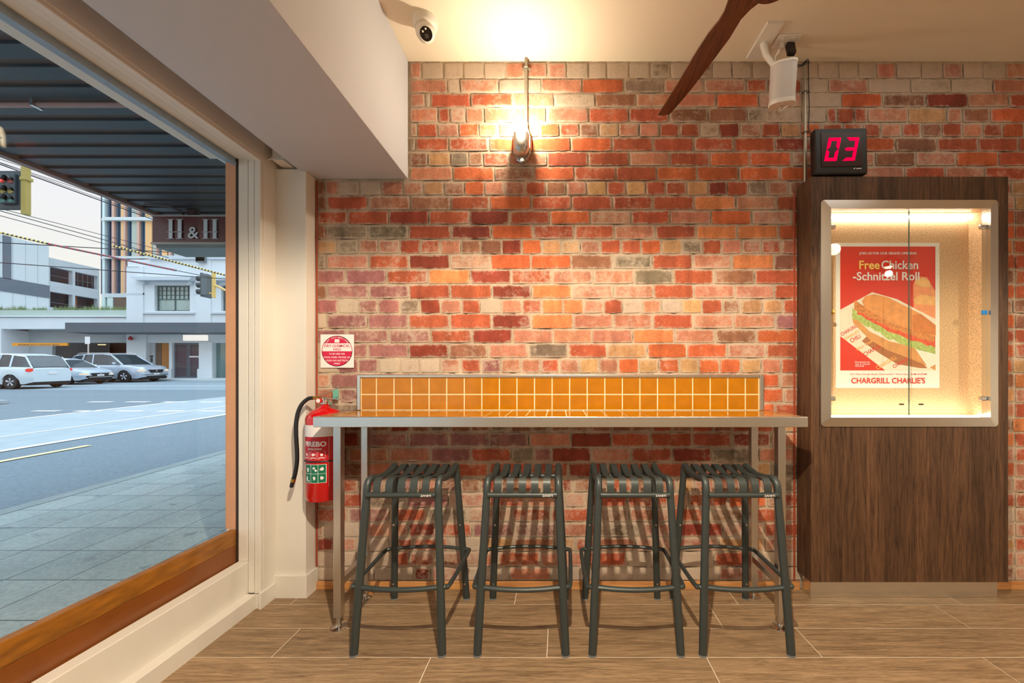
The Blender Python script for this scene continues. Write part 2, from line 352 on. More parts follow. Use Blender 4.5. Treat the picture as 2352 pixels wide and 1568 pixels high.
# mortar bed as a gridded face so that it can be uneven
nx, nz = 240, 110; x0, x1 = -1.95, XR; o = 0
vs = []; fs = []
for j in range(nz + 1):
    for i in range(nx + 1):
        vs.append((x0 + (x1 - x0) * i / nx, WY + .0015 + rnd.uniform(-.0018, .0018), -.02 + (CEIL + .1) * j / nz))
for j in range(nz):
    for i in range(nx):
        a = j * (nx + 1) + i; fs.append((a, a + 1, a + nx + 2, a + nx + 1))
wb.add(vs, fs, 0, c=MORT)
wb.box(x0, XR, WY + .006, WY + .25, -.02, CEIL + .08, c=MORT)
S = F / WY
def wz(py): return CH + (VY - py) / S
def wx(px): return (px - VX) / S
def brick(xa, xb, za, zb, c):
    (rgb, coat) = PAL[c]; j = 9
    kk = rnd.uniform(.93, 1.07); rgb = tuple(min(255, max(0, v * kk * rnd.uniform(.975, 1.025))) for v in rgb)
    col = (*lin(rgb), min(1, max(0, coat + (.16 if za < .62 else .03) + rnd.uniform(-.13, .13))))
    g = .0045; xa += g + rnd.uniform(-.001, .0015); xb -= g + rnd.uniform(-.001, .0015); za += g + rnd.uniform(-.001, .001); zb -= g + rnd.uniform(-.001, .001)
    if xb - xa < .02: return
    dep = rnd.uniform(.0022, .0052); tilt = rnd.uniform(-.0012, .0012)
    pts = []; r = .0035
    def edge(ax, az, bx, bz, n):
        for i in range(n):
            t = i / n; pts.append((ax + (bx - ax) * t + rnd.uniform(-.0008, .0008), az + (bz - az) * t + rnd.uniform(-.0008, .0008)))
    n = max(3, int((xb - xa) / .03))
    edge(xa + r, za, xb - r, za, n); edge(xb, za + r, xb, zb - r, 3); edge(xb - r, zb, xa + r, zb, n); edge(xa, zb - r, xa, za + r, 3)
    cx, cz = (xa + xb) / 2, (za + zb) / 2; K = len(pts); vs = []
    for (ins, y) in ((0, 0), (.0006, .75), (.0032, 1), (.013, 1.05)):
        for (px_, pz_) in pts:
            vs.append((cx + (px_ - cx) * (1 - 2 * ins / (xb - xa)), WY - dep * y - tilt * (px_ - cx) * 8 * (y > .9), cz + (pz_ - cz) * (1 - 2 * ins / (zb - za))))
    fs = [(l * K + i, l * K + (i + 1) % K, (l + 1) * K + (i + 1) % K, (l + 1) * K + i) for l in (0, 1, 2) for i in range(K)]
    fs.append(tuple(range(3 * K, 4 * K)))
    o_ = len(wb.v); wb.add(vs, fs, 0, c=col)
    for q in range(o_, o_ + 3 * K): wb.col[q] = (*col[:3], min(1, col[3] + .34))
    def crack(ax, az, bx, bz, h):                      # open joints where the mortar has shrunk away
        n = 6; up = []; dn = []
        for i in range(n + 1):
            u = i / n; cx_, cz_ = ax + (bx - ax) * u, az + (bz - az) * u; w = h * math.sin(math.pi * min(max(u, .06), .94)) * rnd.uniform(.5, 1.3)
            dx, dz = (0, w) if abs(bx - ax) > abs(bz - az) else (w, 0)
            up.append((cx_ + dx, WY - .0012, cz_ + dz)); dn.append((cx_ - dx, WY - .0012, cz_ - dz))
        wb.add(up + dn, [(i, i + 1, n + 2 + i, n + 1 + i) for i in range(n)], 0, c=(.012, .009, .007, -.6))
    if rnd.random() < .42:
        u = rnd.uniform(0, .5); w = rnd.uniform(.25, .5) * (xb - xa); crack(xa + u * (xb - xa), za - .0028, xa + u * (xb - xa) + w, za - .003, .0013)
    if rnd.random() < .16: crack(xb + .003, za + .004, xb + .0035, zb - .01, .0012)
for ri, row in enumerate(ROWS):
    zt, zb = wz(ROWS_Y[ri]), wz(ROWS_Y[ri + 1])
    b = quadrow(row); last = 942 if ri < 8 else 728
    head = len(b) > 20 if ri < 8 else len(b) > 15
    for xe, c in b:
        brick(wx(last), wx(xe), zb, zt, c); last = xe
    pitch = 46.5 if head else 94
    while last < wx(0) + 99999 and wx(last) < XR - .05:
        xe = last + pitch
        brick(wx(last), min(wx(xe), XR), zb, zt, rnd.choice('rrropppkyrqo' if ri < 27 else 'rppwkrpwyr')); last = xe
wall = struct(wb.build('wall_back', M['brick'], smooth=True, ang=40, colname='Col'))

# floor of plank-look tiles
fb = MB(); TW, TL = .1995, 1.23
fb.box(-1.66, XR, -4.6, WY, -.06, -.0012, 1, c=(.5, .5, .5, 1))
offs = {0: -.248, 1: -.414, 2: -.056, 3: -.574}
for k in range(-1, 35):
    ya = 2.148 - k * .2; yb = ya + .2
    yb = min(yb, WY - .001)
    if yb - ya < .01: continue
    of = offs[k % 4] if k >= 0 else -.248
    if k == -1: continue
    of = offs.get(k, rnd.uniform(-.6, .6)) if k < 4 else rnd.uniform(-.6, .6)
    for q in range(-3, 6):
        xa = of + q * TL; xb = xa + TL
        xa, xb = max(xa, -1.655), min(xb, XR)
        if xb - xa < .01: continue
        c = (rnd.random(), rnd.random(), rnd.random(), rnd.uniform(.86, 1.1))
        fb.box(xa + .0021, xb - .0021, ya + .0021, yb - .0021, -.01, 0, 0, c=c)
struct(fb.build('floor', [M['floor'], M['grout']], colname='Col'))

# ceiling, right and front walls of the shop behind the camera
struct(MB().box(-1.9, XR + .2, -4.8, WY + .2, CEIL, CEIL + .15).build('ceiling', M['ceiling_paint']))
struct(MB().box(XR, XR + .2, -4.8, WY + .25, -.06, CEIL).build('wall_right', M['white_paint']))
struct(MB().box(-1.9, XR + .2, -4.8, -4.6, -.06, CEIL).build('wall_front', M['white_paint']))
struct(MB().box(-1.47, -.893, -4.6, WY - .004, 2.412, CEIL).build('ceiling_bulkhead', M['beam_daylight_grey'], bev=.003))
# window wall: head, pier by the brick corner, end wall, ledge under the glass
YJ = 2.131; YE = -4.4
lw = MB()
lw.box(-1.90, -1.610, YE, YJ, 2.432, CEIL)                    # above the window
lw.box(-1.812, -1.610, YJ, WY + .1, -.02, CEIL)                # pier
lw.box(-1.90, -1.610, -4.6, YE, -.02, CEIL)
lw.box(-1.62, -1.438, 2.222, WY + .004, 0, 2.424)             # return beside the bricks
lw.box(-1.610, -1.470, 2.262, WY + .004, 2.424, CEIL)         # back of the blind recess
struct(lw.build('wall_left', M['white_paint'], bev=.0015))
sl = MB()
sl.box(-1.745, -1.685, YE, YJ, -.02, .246)                    # upstand below the orange timber
sl.box(-1.690, -1.634, YE, YJ - .02, -.02, .078)              # low ledge
struct(sl.build('trim_1', M['white_paint'], bev=.004))
tr = MB()
for (a, b_, d) in ((-1.742, -1.690, .0), (-1.683, -1.651, .006), (-1.645, -1.612, .012)):
    tr.box(a, b_, YJ - .006 - d, YJ, .246 if a < -1.7 else .078, 2.431 - d)
    tr.box(a, b_, YE, YJ, 2.425 - d, 2.436)
struct(tr.build('trim_2', M['white_paint'], bev=.003))
bb = MB()
bb.box(-1.612, -1.600, 2.10, 2.205, 0, .085)
bb.box(-1.612, -1.424, 2.206, 2.221, 0, .125)
bb.box(-1.4375, -1.424, 2.221, WY - .006, 0, .125)
bb.box(-1.646, -1.600, YJ - .02, 2.11, 0, .078)
struct(bb.build('baseboard_left', M['white_paint'], bev=.002))
pb = MB(); pb.box(-1.424, 1.41, WY - .022, WY - .009, 0, .046); pb.box(2.48, XR, WY - .022, WY - .009, 0, .046)
struct(pb.build('baseboard_back', M['pine'], bev=.002))
rt = MB(); rt.tube([(-1.430, WY - .008, .13), (-1.430, WY - .008, 2.40)], .0055, 6); rt.tube([(1.383, WY - .008, .05), (1.383, WY - .008, 2.33)], .006, 6)
struct(rt.build('trim_3', mat('red_timber_edge', (150, 66, 40), .7)))

# shop window
w1 = bpy.data.objects.new('window_1', None); COL.objects.link(w1); struct(w1)
gb = MB().box(-1.751, -1.745, YE, YJ + .02, .246, 2.445); gb.build('window_glass', M['window_glass'], w1)
so = MB(); so.box(-1.800, -1.757, YE, YJ + .05, .06, .335); so.build('window_sill', M['amber_paint'], w1, bev=.002)
so = MB(); so.box(-1.792, -1.756, YE, YJ + .05, .336, .418); so.build('window_sill', M['amber_worn'], w1, bev=.003)['label'] = 'worn upper timber of the sill'
so = MB(); so.box(-1.816, -1.757, YJ - .002, YJ + .08, .419, 2.43); so.build('window_jamb', M['peach'], w1, bev=.003)
so = MB(); so.box(-1.812, -1.757, YE, YJ + .05, 2.412, 2.46); so.box(-1.775, -1.753, YE, YJ + .05, 2.398, 2.414); so.build('window_head', mat('blue_grey_head', (150, 170, 190), .6, var=.1, vscale=20), w1)
so = MB(); so.box(-1.757, -1.7445, YJ - .004, YJ + .03, .2, 2.44); so.build('window_gap', M['gap_shade'], w1)

# bracket in the recess over the pier
t = thing('blind_bracket', (-1.545, 2.2, 2.47), 'small white bracket with cable in the dark recess above the white pier', 'bracket')
MB().box(-.032, .032, -.05, .06, -.035, .16).build('bracket_body', M['white_paint'], t, bev=.003)
MB().tube([(-.03, -.05, -.02), (-.045, -.06, -.038), (-.02, -.07, -.042), (.0, -.055, -.03)], .0025, 6).build('cable', M['white_plastic'], t, smooth=True)

# recessed fill lights, added unseen behind the camera
def downlight(x, y, lab, g='added fill downlights'):
    t = thing('fill_ceiling_light', (x, y, CEIL), lab, 'light', g)
    MB().lathe([(.055, 0), (.055, -.004), (.042, -.006), (.040, .0)], 24, cap=False).build('trim_ring', M['white_plastic'], t, smooth=True)
    MB().lathe([(.041, -.002), (.001, -.002)], 24, cap=False).build('diffuser', emitter('fill_light_face', (1, .75, .45), 6), t)
def pendant(p, lab):
    t = thing('pendant_light', (p[0], p[1], p[2] + .03), lab, 'light', 'pendant lights over the bar')
    MB().tube([(0, 0, .13), (0, 0, CEIL - p[2] - .03)], .004, 8).build('cord', M['black_rubber'], t)
    MB().lathe([(.02, .14), (.03, .13), (.10, .075), (.115, .02), (.113, .02), (.098, .072), (.028, .125)], 28, cap=False).build('lamp_shade', M['black_plastic'], t, smooth=True)
    b5 = MB(); b5.ball((0, 0, .05), .032, n=16); b5.build('bulb', emitter('pendant_bulb', (1, .80, .52), 30), t, smooth=True)
    MB().lathe([(.05, CEIL - p[2] - .055), (.05, CEIL - p[2] - .03)], 24).build('ceiling_rose', M['white_plastic'], t)
pendant(MAIN, 'black dome pendant light above the middle of the bar')
pendant(SIDE, 'black dome pendant light to the right, in front of the cabinet')
labs = ['added unseen downlight between the two pendant lights', 'added unseen downlight nearest the shop window', 'added unseen downlight furthest from the brick wall', 'added unseen downlight beside the right wall']
for (a, b_), l in zip(FILL, labs): downlight(a, b_, l)
t = thing('ceiling_panel_light', (1.75, 1.56, CEIL), 'white square ceiling panel at the top right edge', 'light')
MB().box(-.72, .85, -.35, .36, -.012, 0).build('panel_frame', M['white_plastic'], t)
MB().box(-.70, .83, -.33, .34, -.014, -.0125).build('diffuser', emitter('panel_glow', (1, .93, .82), 1.6), t)
# ================================================================== bar table
TY0, TY1 = 1.932, 2.300; TZ = 1.050; TX0, TX1 = -1.216, 1.226
t = thing('bar_table', (0, 2.1, 0), 'long stainless steel bar table with amber tiled top against the brick wall', 'table')
def loc(mb, o): 
    for i, v in enumerate(mb.v): mb.v[i] = v - o
    return mb
O = Vector((0, 2.1, 0))
e = MB(); e.box(TX0, TX1, TY0, TY0 + .022, TZ - .050, TZ + .002); e.box(TX0, TX0 + .022, TY0 + .022, TY1, TZ - .050, TZ + .002); e.box(TX1 - .022, TX1, TY0 + .022, TY1, TZ - .050, TZ + .002); e.box(TX0 + .022, TX1 - .022, TY1 - .012, TY1, TZ - .05, TZ)
loc(e, O).build('edge_frame', M['steel'], t, bev=.003)
loc(MB().box(TX0 + .022, TX1 - .022, TY0 + .022, TY1 - .012, TZ - .03, TZ - .0035), O).build('tabletop', M['tile_grout'], t)
tl = MB(); P_ = .1035
xs = [-1.185 + .082 + P_ * k for k in range(-1, 24)]
ys = [TY1 - .012 - P_ * k for k in range(0, 5)]
for i in range(len(xs) - 1):
    for j in range(4):
        a, b_ = max(xs[i], TX0 + .024), min(xs[i + 1], TX1 - .024); c_, d_ = max(ys[j + 1], TY0 + .024), ys[j]
        if b_ - a > .01 and d_ - c_ > .01: tl.box(a + .003, b_ - .003, c_ + .003, d_ - .003, TZ - .004, TZ)
loc(tl, O).build('tiles', M['tile'], t, bev=.0008, seg=1)
for (lx, sgn) in ((-1.100, -1), (1.100, 1)):
    for ly in (1.955, 2.225):
        l = MB().box(lx - .019, lx + .019, ly - .019, ly + .019, .055, TZ - .03); lo = loc(l, O).build('leg', M['steel_dark'], t, bev=.003)
        f = MB(); Tm = Matrix.Translation((lx, ly, 0))
        f.lathe([(.040, .0), (.040, .004), (.014, .007), (.012, .008), (.012, .05), (.017, .052), (.017, .056)], 20, M=Tm)
        loc(f, O).build('foot', M['chrome'], lo, smooth=True)
    loc(MB().box(lx - .016, lx + .016, 1.974, 2.206, .205, .240), O).build('side_rail', M['steel_dark'], t, bev=.003)

# splashback of the same tile
t = thing('tile_splashback', (0, 2.29, TZ), 'low amber tiled splashback in a steel frame on the bar table', 'splashback')
O = Vector((0, 2.29, TZ)); SX0, SX1, SZ = -1.178, 1.190, 1.258
b = MB(); b.box(SX0, SX0 + .020, 2.278, WY - .0095, TZ + .001, SZ); b.box(SX1 - .024, SX1, 2.278, WY - .0095, TZ + .001, SZ); b.box(SX0 + .020, SX1 - .024, 2.278, WY - .0095, SZ - .016, SZ)
loc(b, O).build('frame', M['steel'], t, bev=.003)
loc(MB().box(SX0 + .018, SX1 - .022, 2.289, WY - .0095, TZ + .001, SZ - .014), O).build('grout_bed', M['tile_grout'], t)
tl = MB(); xx = [SX0 + .020, -1.069]
while xx[-1] + .1026 < SX1 - .03: xx.append(xx[-1] + .1026)
xx.append(SX1 - .026)
for i in range(len(xx) - 1):
    for (za, zb) in ((TZ + .002, 1.143), (1.143, SZ - .016)):
        tl.box(xx[i] + .0032, xx[i + 1] - .0032, 2.2875, 2.2895, za + .0034, zb - .0032)
loc(tl, O).build('tiles', M['tile'], t, bev=.0008, seg=1)

# ================================================================== bar stools
def stool():
    t = thing('bar_stool', (0, 0, 0), '', 'stool', 'anthracite slatted bar stools')
    mt = M['stool']
    def smoothpath(pts, n=6):
        P = [Vector(p) for p in pts]; out = []
        for i in range(len(P) - 1):
            p0, p1, p2, p3 = P[max(i - 1, 0)], P[i], P[i + 1], P[min(i + 2, len(P) - 1)]
            for k in range(n):
                u = k / n
                out.append(.5 * ((2 * p1) + (-p0 + p2) * u + (2 * p0 - 5 * p1 + 4 * p2 - p3) * u * u + (-p0 + 3 * p1 - 3 * p2 + p3) * u ** 3))
        out.append(P[-1]); return out
    FY, BY = -.215, .228
    for s in (-1, 1):
        for (fx, fy, tx, ty) in ((.198, FY, .1655, -.166), (.203, BY, .168, .158)):
            l = MB().tube([(s * fx, fy, .008), (s * (fx * .5 + tx * .5), (fy + ty) / 2, .36), (s * tx, ty, .70)], [.0185, .0185, .017], 14, sx=.85)
            lo = l.build('leg', mt, t, smooth=True)
            MB().tube([(s * fx, fy, 0), (s * fx, fy, .008)], .0192, 14, sx=.85).build('glide', M['glide'], lo)
            if fy > 0:
                for zz in (.097, .438):
                    rv = MB()
                    q = zz / .70; cx, cy = s * (fx + (tx - fx) * q), fy + (ty - fy) * q
                    rv.lathe([(.0058, 0), (.0052, .002), (.001, .0025)], 12, M=Matrix.Translation((cx, cy - .0165, zz)) @ Matrix.Rotation(R(90), 4, 'X'))
                    rv.build('rivet', M['chrome'], lo, smooth=True)
        rail = smoothpath([(s * .1655, -.166, .695), (s * .165, -.163, .735), (s * .164, -.150, .763), (s * .163, -.120, .7700), (s * .163, -.06, .757), (s * .163, .02, .750), (s * .163, .09, .758), (s * .164, .135, .768), (s * .166, .153, .755), (s * .168, .158, .70)], 5)
        MB().tube(rail, .0165, 14).build('side_rail', mt, t, smooth=True)
    # slats roll over front and back edge
    prof = smoothpath([(0, -.181, .712), (0, -.181, .738), (0, -.172, .768), (0, -.150, .780), (0, -.115, .776), (0, -.05, .762), (0, .03, .757), (0, .09, .766), (0, .13, .776), (0, .155, .770), (0, .166, .750), (0, .167, .712)], 4)
    for k in range(5):
        cx = -.112 + .056 * k; w = .0165; mb = MB(); vs = []; fs = []; n = len(prof)
        for i, p in enumerate(prof):
            tn = (prof[min(i + 1, n - 1)] - prof[max(i - 1, 0)]).normalized(); nn = Vector((0, -tn.z, tn.y)) * .0022
            for (dx, sg) in ((-w, 1), (w, 1), (w, -1), (-w, -1)): vs.append((cx + dx, p.y + nn.y * sg, p.z + nn.z * sg))
        for i in range(n - 1):
            for j in range(4): fs.append((i * 4 + j, i * 4 + (j + 1) % 4, i * 4 + 4 + (j + 1) % 4, i * 4 + 4 + j))
        fs += [(3, 2, 1, 0), tuple(range(4 * n - 4, 4 * n))]
        mb.add(vs, fs); mb.build('seat_slat', mt, t, smooth=True, ang=50)
    for yy in (-.176, .163):
        MB().tube([(-.158, yy, .708), (.158, yy, .708)], .0125, 12).build('seat_bar', mt, t, smooth=True)
    # footrest ring
    zf = .296
    q = zf / .70; fxl = .198 + (.1655 - .198) * q; fyl = FY + (-.166 - FY) * q; bxl = .203 + (.168 - .203) * q; byl = BY + (.158 - BY) * q
    MB().tube(smoothpath([(-fxl, fyl, zf), (-.09, fyl - .010, zf - .004), (0, fyl - .014, zf - .005), (.09, fyl - .010, zf - .004), (fxl, fyl, zf)], 5), .0115, 10).build('footrest_bar', mt, t, smooth=True)
    MB().tube(smoothpath([(-bxl, byl, zf), (-.09, byl + .012, zf + .004), (0, byl + .016, zf + .005), (.09, byl + .012, zf + .004), (bxl, byl, zf)], 5), .0095, 10).build('footrest_bar', mt, t, smooth=True)
    for s in (-1, 1):
        MB().tube(smoothpath([(s * fxl, fyl, zf), (s * (fxl + .022), fyl + .006, zf), (s * (fxl + .036), fyl + .035, zf), (s * (bxl + .040), byl - .050, zf), (s * (bxl + .032), byl - .012, zf), (s * bxl, byl, zf)], 6), .0105, 10).build('footrest_bar', mt, t, smooth=True)
    tx = MB(); text(tx, 'ZANETI', .116, -.1893, .7045, .0125, .048, .0002); tx.build('lettering', M['label_white'], t)
    return t
st = stool()
for i, (cx, lab) in enumerate(((-.724, 'dark grey slatted bar stool nearest the window, beside the red fire extinguisher'),
                               (-.170, 'dark grey slatted bar stool, second from the window'),
                               (.346, 'dark grey slatted bar stool, second from the wooden display cabinet'),
                               (.841, 'dark grey slatted bar stool nearest the wooden display cabinet'))):
    o = st if i == 0 else copytree(st)
    o.location = (cx, 1.972, 0); o['label'] = lab

# ================================================================== display cabinet
CX0, CX1, CY, CZ0, CZ1 = 1.398, 2.494, 2.178, .106, 2.359
GX0, GX1, GZ0, GZ1 = (1907 - VX) / F * 2.170, (2272 - VX) / F * 2.170, CH - (958 - VY) / F * 2.17, CH + (VY - 480) / F * 2.17
t = thing('display_cabinet', (1.95, 2.24, 0), 'tall dark wood display cabinet with lit glazed poster case', 'cabinet')
O = Vector((1.95, 2.24, 0)); WB = WY - .0095
def staves(mb, x0, x1, y0, y1, z0, z1, widths):
    r2 = random.Random(5); x = x0; i = 0
    while x < x1 - .002:
        w = widths[i % len(widths)]; xe = min(x + w, x1); i += 1
        mb.box(x, xe, y0, y1, z0, z1, c=(r2.random(), r2.random(), r2.random(), r2.choice((.72, .85, 1, 1.12, .95)))); x = xe
WD = [.045, .07, .05, .085, .06, .04, .078, .055]
c = MB(); OX0, OX1, OZ0, OZ1 = GX0 - .052, GX1 + .052, GZ0 - .053, GZ1 + .052
staves(c, CX0, OX0 + .01, CY, CY + .02, CZ0, CZ1, WD); staves(c, OX1 - .01, CX1, CY, CY + .02, CZ0, CZ1, WD)
staves(c, OX0 + .01, OX1 - .01, CY, CY + .02, CZ0, OZ0 + .01, WD); staves(c, OX0 + .01, OX1 - .01, CY, CY + .02, OZ1 - .01, CZ1, WD)
for (a, b_) in ((CX0, CX0 + .018), (CX1 - .018, CX1)):
    c.box(a, b_, CY + .02, WB, CZ0, CZ1, c=(.3, .6, .2, .8))
c.box(CX0 + .018, CX1 - .018, CY + .02, WB, CZ1 - .018, CZ1, c=(.2, .2, .5, .9)); c.box(CX0 + .018, CX1 - .018, CY + .02, WB, CZ0, CZ0 + .018, c=(.2, .2, .5, .9))
loc(c, O).build('carcass', M['walnut'], t, colname='Col')
loc(MB().box(1.418, 2.474, CY + .035, WB - .02, 0, CZ0), O).build('plinth', M['steel'], t, bev=.002)
# bezel: bevelled rounded steel frame
def rrect(x0, x1, z0, z1, r, n=6):
    o = []
    for (cx, cz, a0) in ((x1 - r, z1 - r, 0), (x0 + r, z1 - r, 90), (x0 + r, z0 + r, 180), (x1 - r, z0 + r, 270)):
        for k in range(n + 1):
            a = R(a0 + 90 * k / n); o.append((cx + r * math.cos(a), cz + r * math.sin(a)))
    return o
rings = [(rrect(OX0, OX1, OZ0, OZ1, .022), CY - .001), (rrect(OX0 + .001, OX1 - .001, OZ0 + .001, OZ1 - .001, .021), CY - .008), (rrect(GX0, GX1, GZ0, GZ1, .001), CY - .016), (rrect(GX0, GX1, GZ0, GZ1, .001), CY + .03)]
vs = []; fs = []; n = len(rings[0][0])
for (pp, y) in rings: vs += [(a, y, b_) for a, b_ in pp]
for i in range(3):
    for j in range(n): fs.append((i * n + j, i * n + (j + 1) % n, (i + 1) * n + (j + 1) % n, (i + 1) * n + j))
bz = MB(); bz.add(vs, fs); loc(bz, O).build('bezel', M['steel'], t)
# interior box
YB = 2.280
ib = MB(); ib.box(GX0 - .02, GX1 + .02, YB, YB + .012, GZ0 - .02, GZ1 + .02); ib.box(GX0 - .02, GX0 - .003, CY + .03, YB, GZ0 - .02, GZ1 + .02); ib.box(GX1 + .001, GX1 + .02, CY + .03, YB, GZ0 - .02, GZ1 + .02)
ib.box(GX0 - .02, GX1 + .02, CY + .03, YB, GZ0 - .022, GZ0 - .003); ib.box(GX0 - .02, GX1 + .02, CY + .03, YB, GZ1 + .004, GZ1 + .02)
loc(ib, O).build('case_lining', M['chip'], t)
ls = MB(); ls.box(GX0 + .002, GX1 - .004, 2.262, 2.272, GZ1 - .010, GZ1 - .004); loc(ls, O).build('led_strip', M['led'], t)
ls = MB(); ls.box(GX0 + .002, GX1 - .004, 2.213, 2.222, GZ0 + .001, GZ0 + .0055); loc(ls, O).build('led_strip', M['led'], t)
mid = (2089 - VX) / F * 2.18
for (a, b_, y) in ((GX0 + .001, mid, 2.182), (mid + .0012, GX1 - .001, 2.182)):
    d = loc(MB().box(a, b_, y, y + .005, GZ0 + .006, GZ1 - .002), O).build('glass_door', M['door_glass'], t)
    sx = a if a < 1.8 else b_; sg = 1 if a < 1.8 else -1
    for zz in (2.082, 1.126):
        h = MB(); h.box(min(sx, sx + sg * .036), max(sx, sx + sg * .036), y - .006, y + .012, zz - .013, zz + .013); loc(h, O).build('hinge', M['chrome'], d, bev=.006)
    px_ = (2070 - VX) / F * 2.18 if a < 1.8 else (2115 - VX) / F * 2.18
    hb = MB(); hb.tube([(px_ - .011, y - .004, 1.094), (px_ + .011, y - .004, 1.094)], .0045, 8); hb.tube([(px_, y - .001, 1.094), (px_, y + .006, 1.094)], .004, 8)
    loc(hb, O).build('finger_pull', mat('dark_bronze', (70, 52, 40), .4, .6), d, smooth=True)
loc(MB().box(mid - .0004, mid + .0016, 2.1815, 2.1875, GZ0 + .006, GZ1 - .002), O).build('glass_edge', M['glass_edge'], t)
lk = MB(); lk.lathe([(.011, 0), (.011, .012), (.001, .013)], 16, M=Matrix.Translation((GX0 + .016, 2.181, 1.604)) @ Matrix.Rotation(R(90), 4, 'X')); loc(lk, O).build('lock', M['brass'], t, smooth=True)
lk = MB(); lk.box(GX1 - .034, GX1 - .008, 2.170, 2.180, 1.592, 1.616); lb = loc(lk, O).build('lock_tag', mat('blue_tag', (20, 130, 210), .4), t, bev=.002); lb['label'] = 'blue tag at the right door lock'

# poster in the case
def PZ(py): return CH + (VY - py) / F * 2.276
def PXX(px): return (px - VX) / F * 2.276
PA, PB, PT, PBt = 1.606, 2.208, 2.024, 1.181
t = thing('poster', ((PA + PB) / 2, 2.278, PBt), 'red and white poster of a filled roll inside the lit cabinet', 'poster')
O = Vector(((PA + PB) / 2, 2.278, PBt))
loc(MB().box(PA, PB, 2.2765, 2.2795, PBt, PT), O).build('paper_sheet', M['paper'], t)
def lay(pts, k, name, m, label=None):
    mb = MB(); mb.prism([(PXX(a), PZ(b_)) for a, b_ in pts], 2.2765 - .0002 * k - .00015, 2.2765 - .0002 * k); o = loc(mb, O).build(name, m, t)
    if label: o['label'] = label
    return o
def zz(pts): return [(1900 + a / 4.357, 540 + b_ / 4.357) for a, b_ in pts]     # from the 4.36x enlargement
lay(zz([(131, 113), (1083, 113), (1083, 1353), (131, 1353)]), 1, 'red_ground', M['poster_red'])
PM = lambda n, c, v=.12, s=30: mat(n, c, .5, var=v, vscale=s)
lay(zz([(900, 410), (1000, 420), (1045, 500), (1083, 560), (1083, 850), (870, 850), (860, 500)]), 2, 'printed_blur', PM('print_peach', (236, 150, 100)))
lay(zz([(880, 450), (960, 420), (1025, 460), (1035, 520), (950, 520), (870, 480)]), 3, 'printed_bun', PM('print_bun_far', (240, 186, 120)))
lay(zz([(860, 640), (940, 590), (1083, 620), (1083, 700), (880, 690)]), 3, 'printed_bun', PM('print_bun_far2', (238, 178, 110)))
lay(zz([(131, 745), (450, 570), (700, 640), (1083, 840), (1083, 1353), (580, 1353), (131, 1010)]), 4, 'printed_wrapper', PM('print_wrapper', (236, 224, 204), .04))
lay(zz([(345, 1060), (395, 1010), (520, 1040), (800, 1120), (1000, 1330), (930, 1330), (700, 1290), (520, 1180)]), 5, 'printed_shadow', PM('print_tan', (170, 104, 60), .06))
lay(zz([(245, 800), (290, 830), (420, 960), (620, 1060), (830, 1110), (1083, 1180), (1083, 1353), (980, 1300), (820, 1230), (600, 1150), (420, 1040), (260, 880)]), 6, 'printed_bread', PM('print_bread_low', (214, 150, 88)))
def wavy(a, b_, th, seed, n=18, amp=16):
    r3 = random.Random(seed); up = []; dn = []
    for i in range(n + 1):
        u = i / n; x = a[0] + (b_[0] - a[0]) * u; y = a[1] + (b_[1] - a[1]) * u + 40 * math.sin(u * 3.14)
        up.append((x, y - th / 2 + r3.uniform(-amp, amp))); dn.append((x, y + th / 2 + r3.uniform(-amp, amp)))
    return zz(up + dn[::-1])
lay(wavy((250, 780), (1080, 1160), 90, 1), 7, 'printed_lettuce', PM('print_lettuce', (172, 190, 104), .3, 60))
lay(wavy((300, 745), (1080, 1080), 80, 2, amp=10), 8, 'printed_tomato', PM('print_tomato', (222, 86, 52), .3, 50))
lay(wavy((270, 700), (1080, 1020), 90, 3, amp=12), 9, 'printed_chicken', PM('print_chicken', (206, 128, 66), .35, 70))
lay(zz([(345, 660), (380, 610), (470, 590), (600, 620), (760, 700), (940, 790), (1083, 900), (1083, 1010), (960, 990), (800, 930), (640, 880), (480, 790), (370, 720)]), 10, 'printed_bun', PM('print_bun', (226, 150, 84), .14))
lay(zz([(850, 800), (940, 790), (1083, 900), (1083, 1000), (960, 985), (850, 950)]), 11, 'printed_crust', PM('print_crust', (208, 122, 58), .16))
lay(zz([(880, 1140), (1083, 1190), (1083, 1290), (1010, 1330)]), 12, 'printed_wrapper', PM('print_wrap2', (242, 234, 220), .03))
tw = MB(); ty = MB(); tr_ = MB(); tor = MB(); YT = 2.2765 - .0030
def T_(mb, s, cx, base, h, w, bold=0.0, rot=0, y=None):     # enlargement coordinates
    c0, b0 = 1900 + cx / 4.357, 540 + base / 4.357
    text(mb, s, PXX(c0), y or YT, PZ(b0), h / 4.357 / F * 2.276 / .73, w / 4.357 / F * 2.276, bold, rot=rot)
T_(tw, 'JOIN US FOR OUR GRAND OPENING', 605, 193, 24, 572, .0005)
T_(ty, 'Free', 417, 338, 86, 205, .0013)
T_(tw, 'Chicken', 723, 338, 86, 368, .0013)
T_(tw, '-Schnitzel Roll', 588, 450, 84, 665, .0013)
for i, s_ in enumerate(('Download our', 'app & unlock', 'rewards')): T_(tw, s_, 350 if i < 2 else 320, 1275 + i * 20, 15, 150 if i < 2 else 90, .0002)
T_(tr_, '412 Glen Huntly Road, Elsternwick \u2022 Now Open 9AM\u20138:30PM', 610, 1396, 15, 765, .0001)
T_(tr_, "CHARGRILL CHARLIE'S", 607, 1480, 56, 740, .0009)
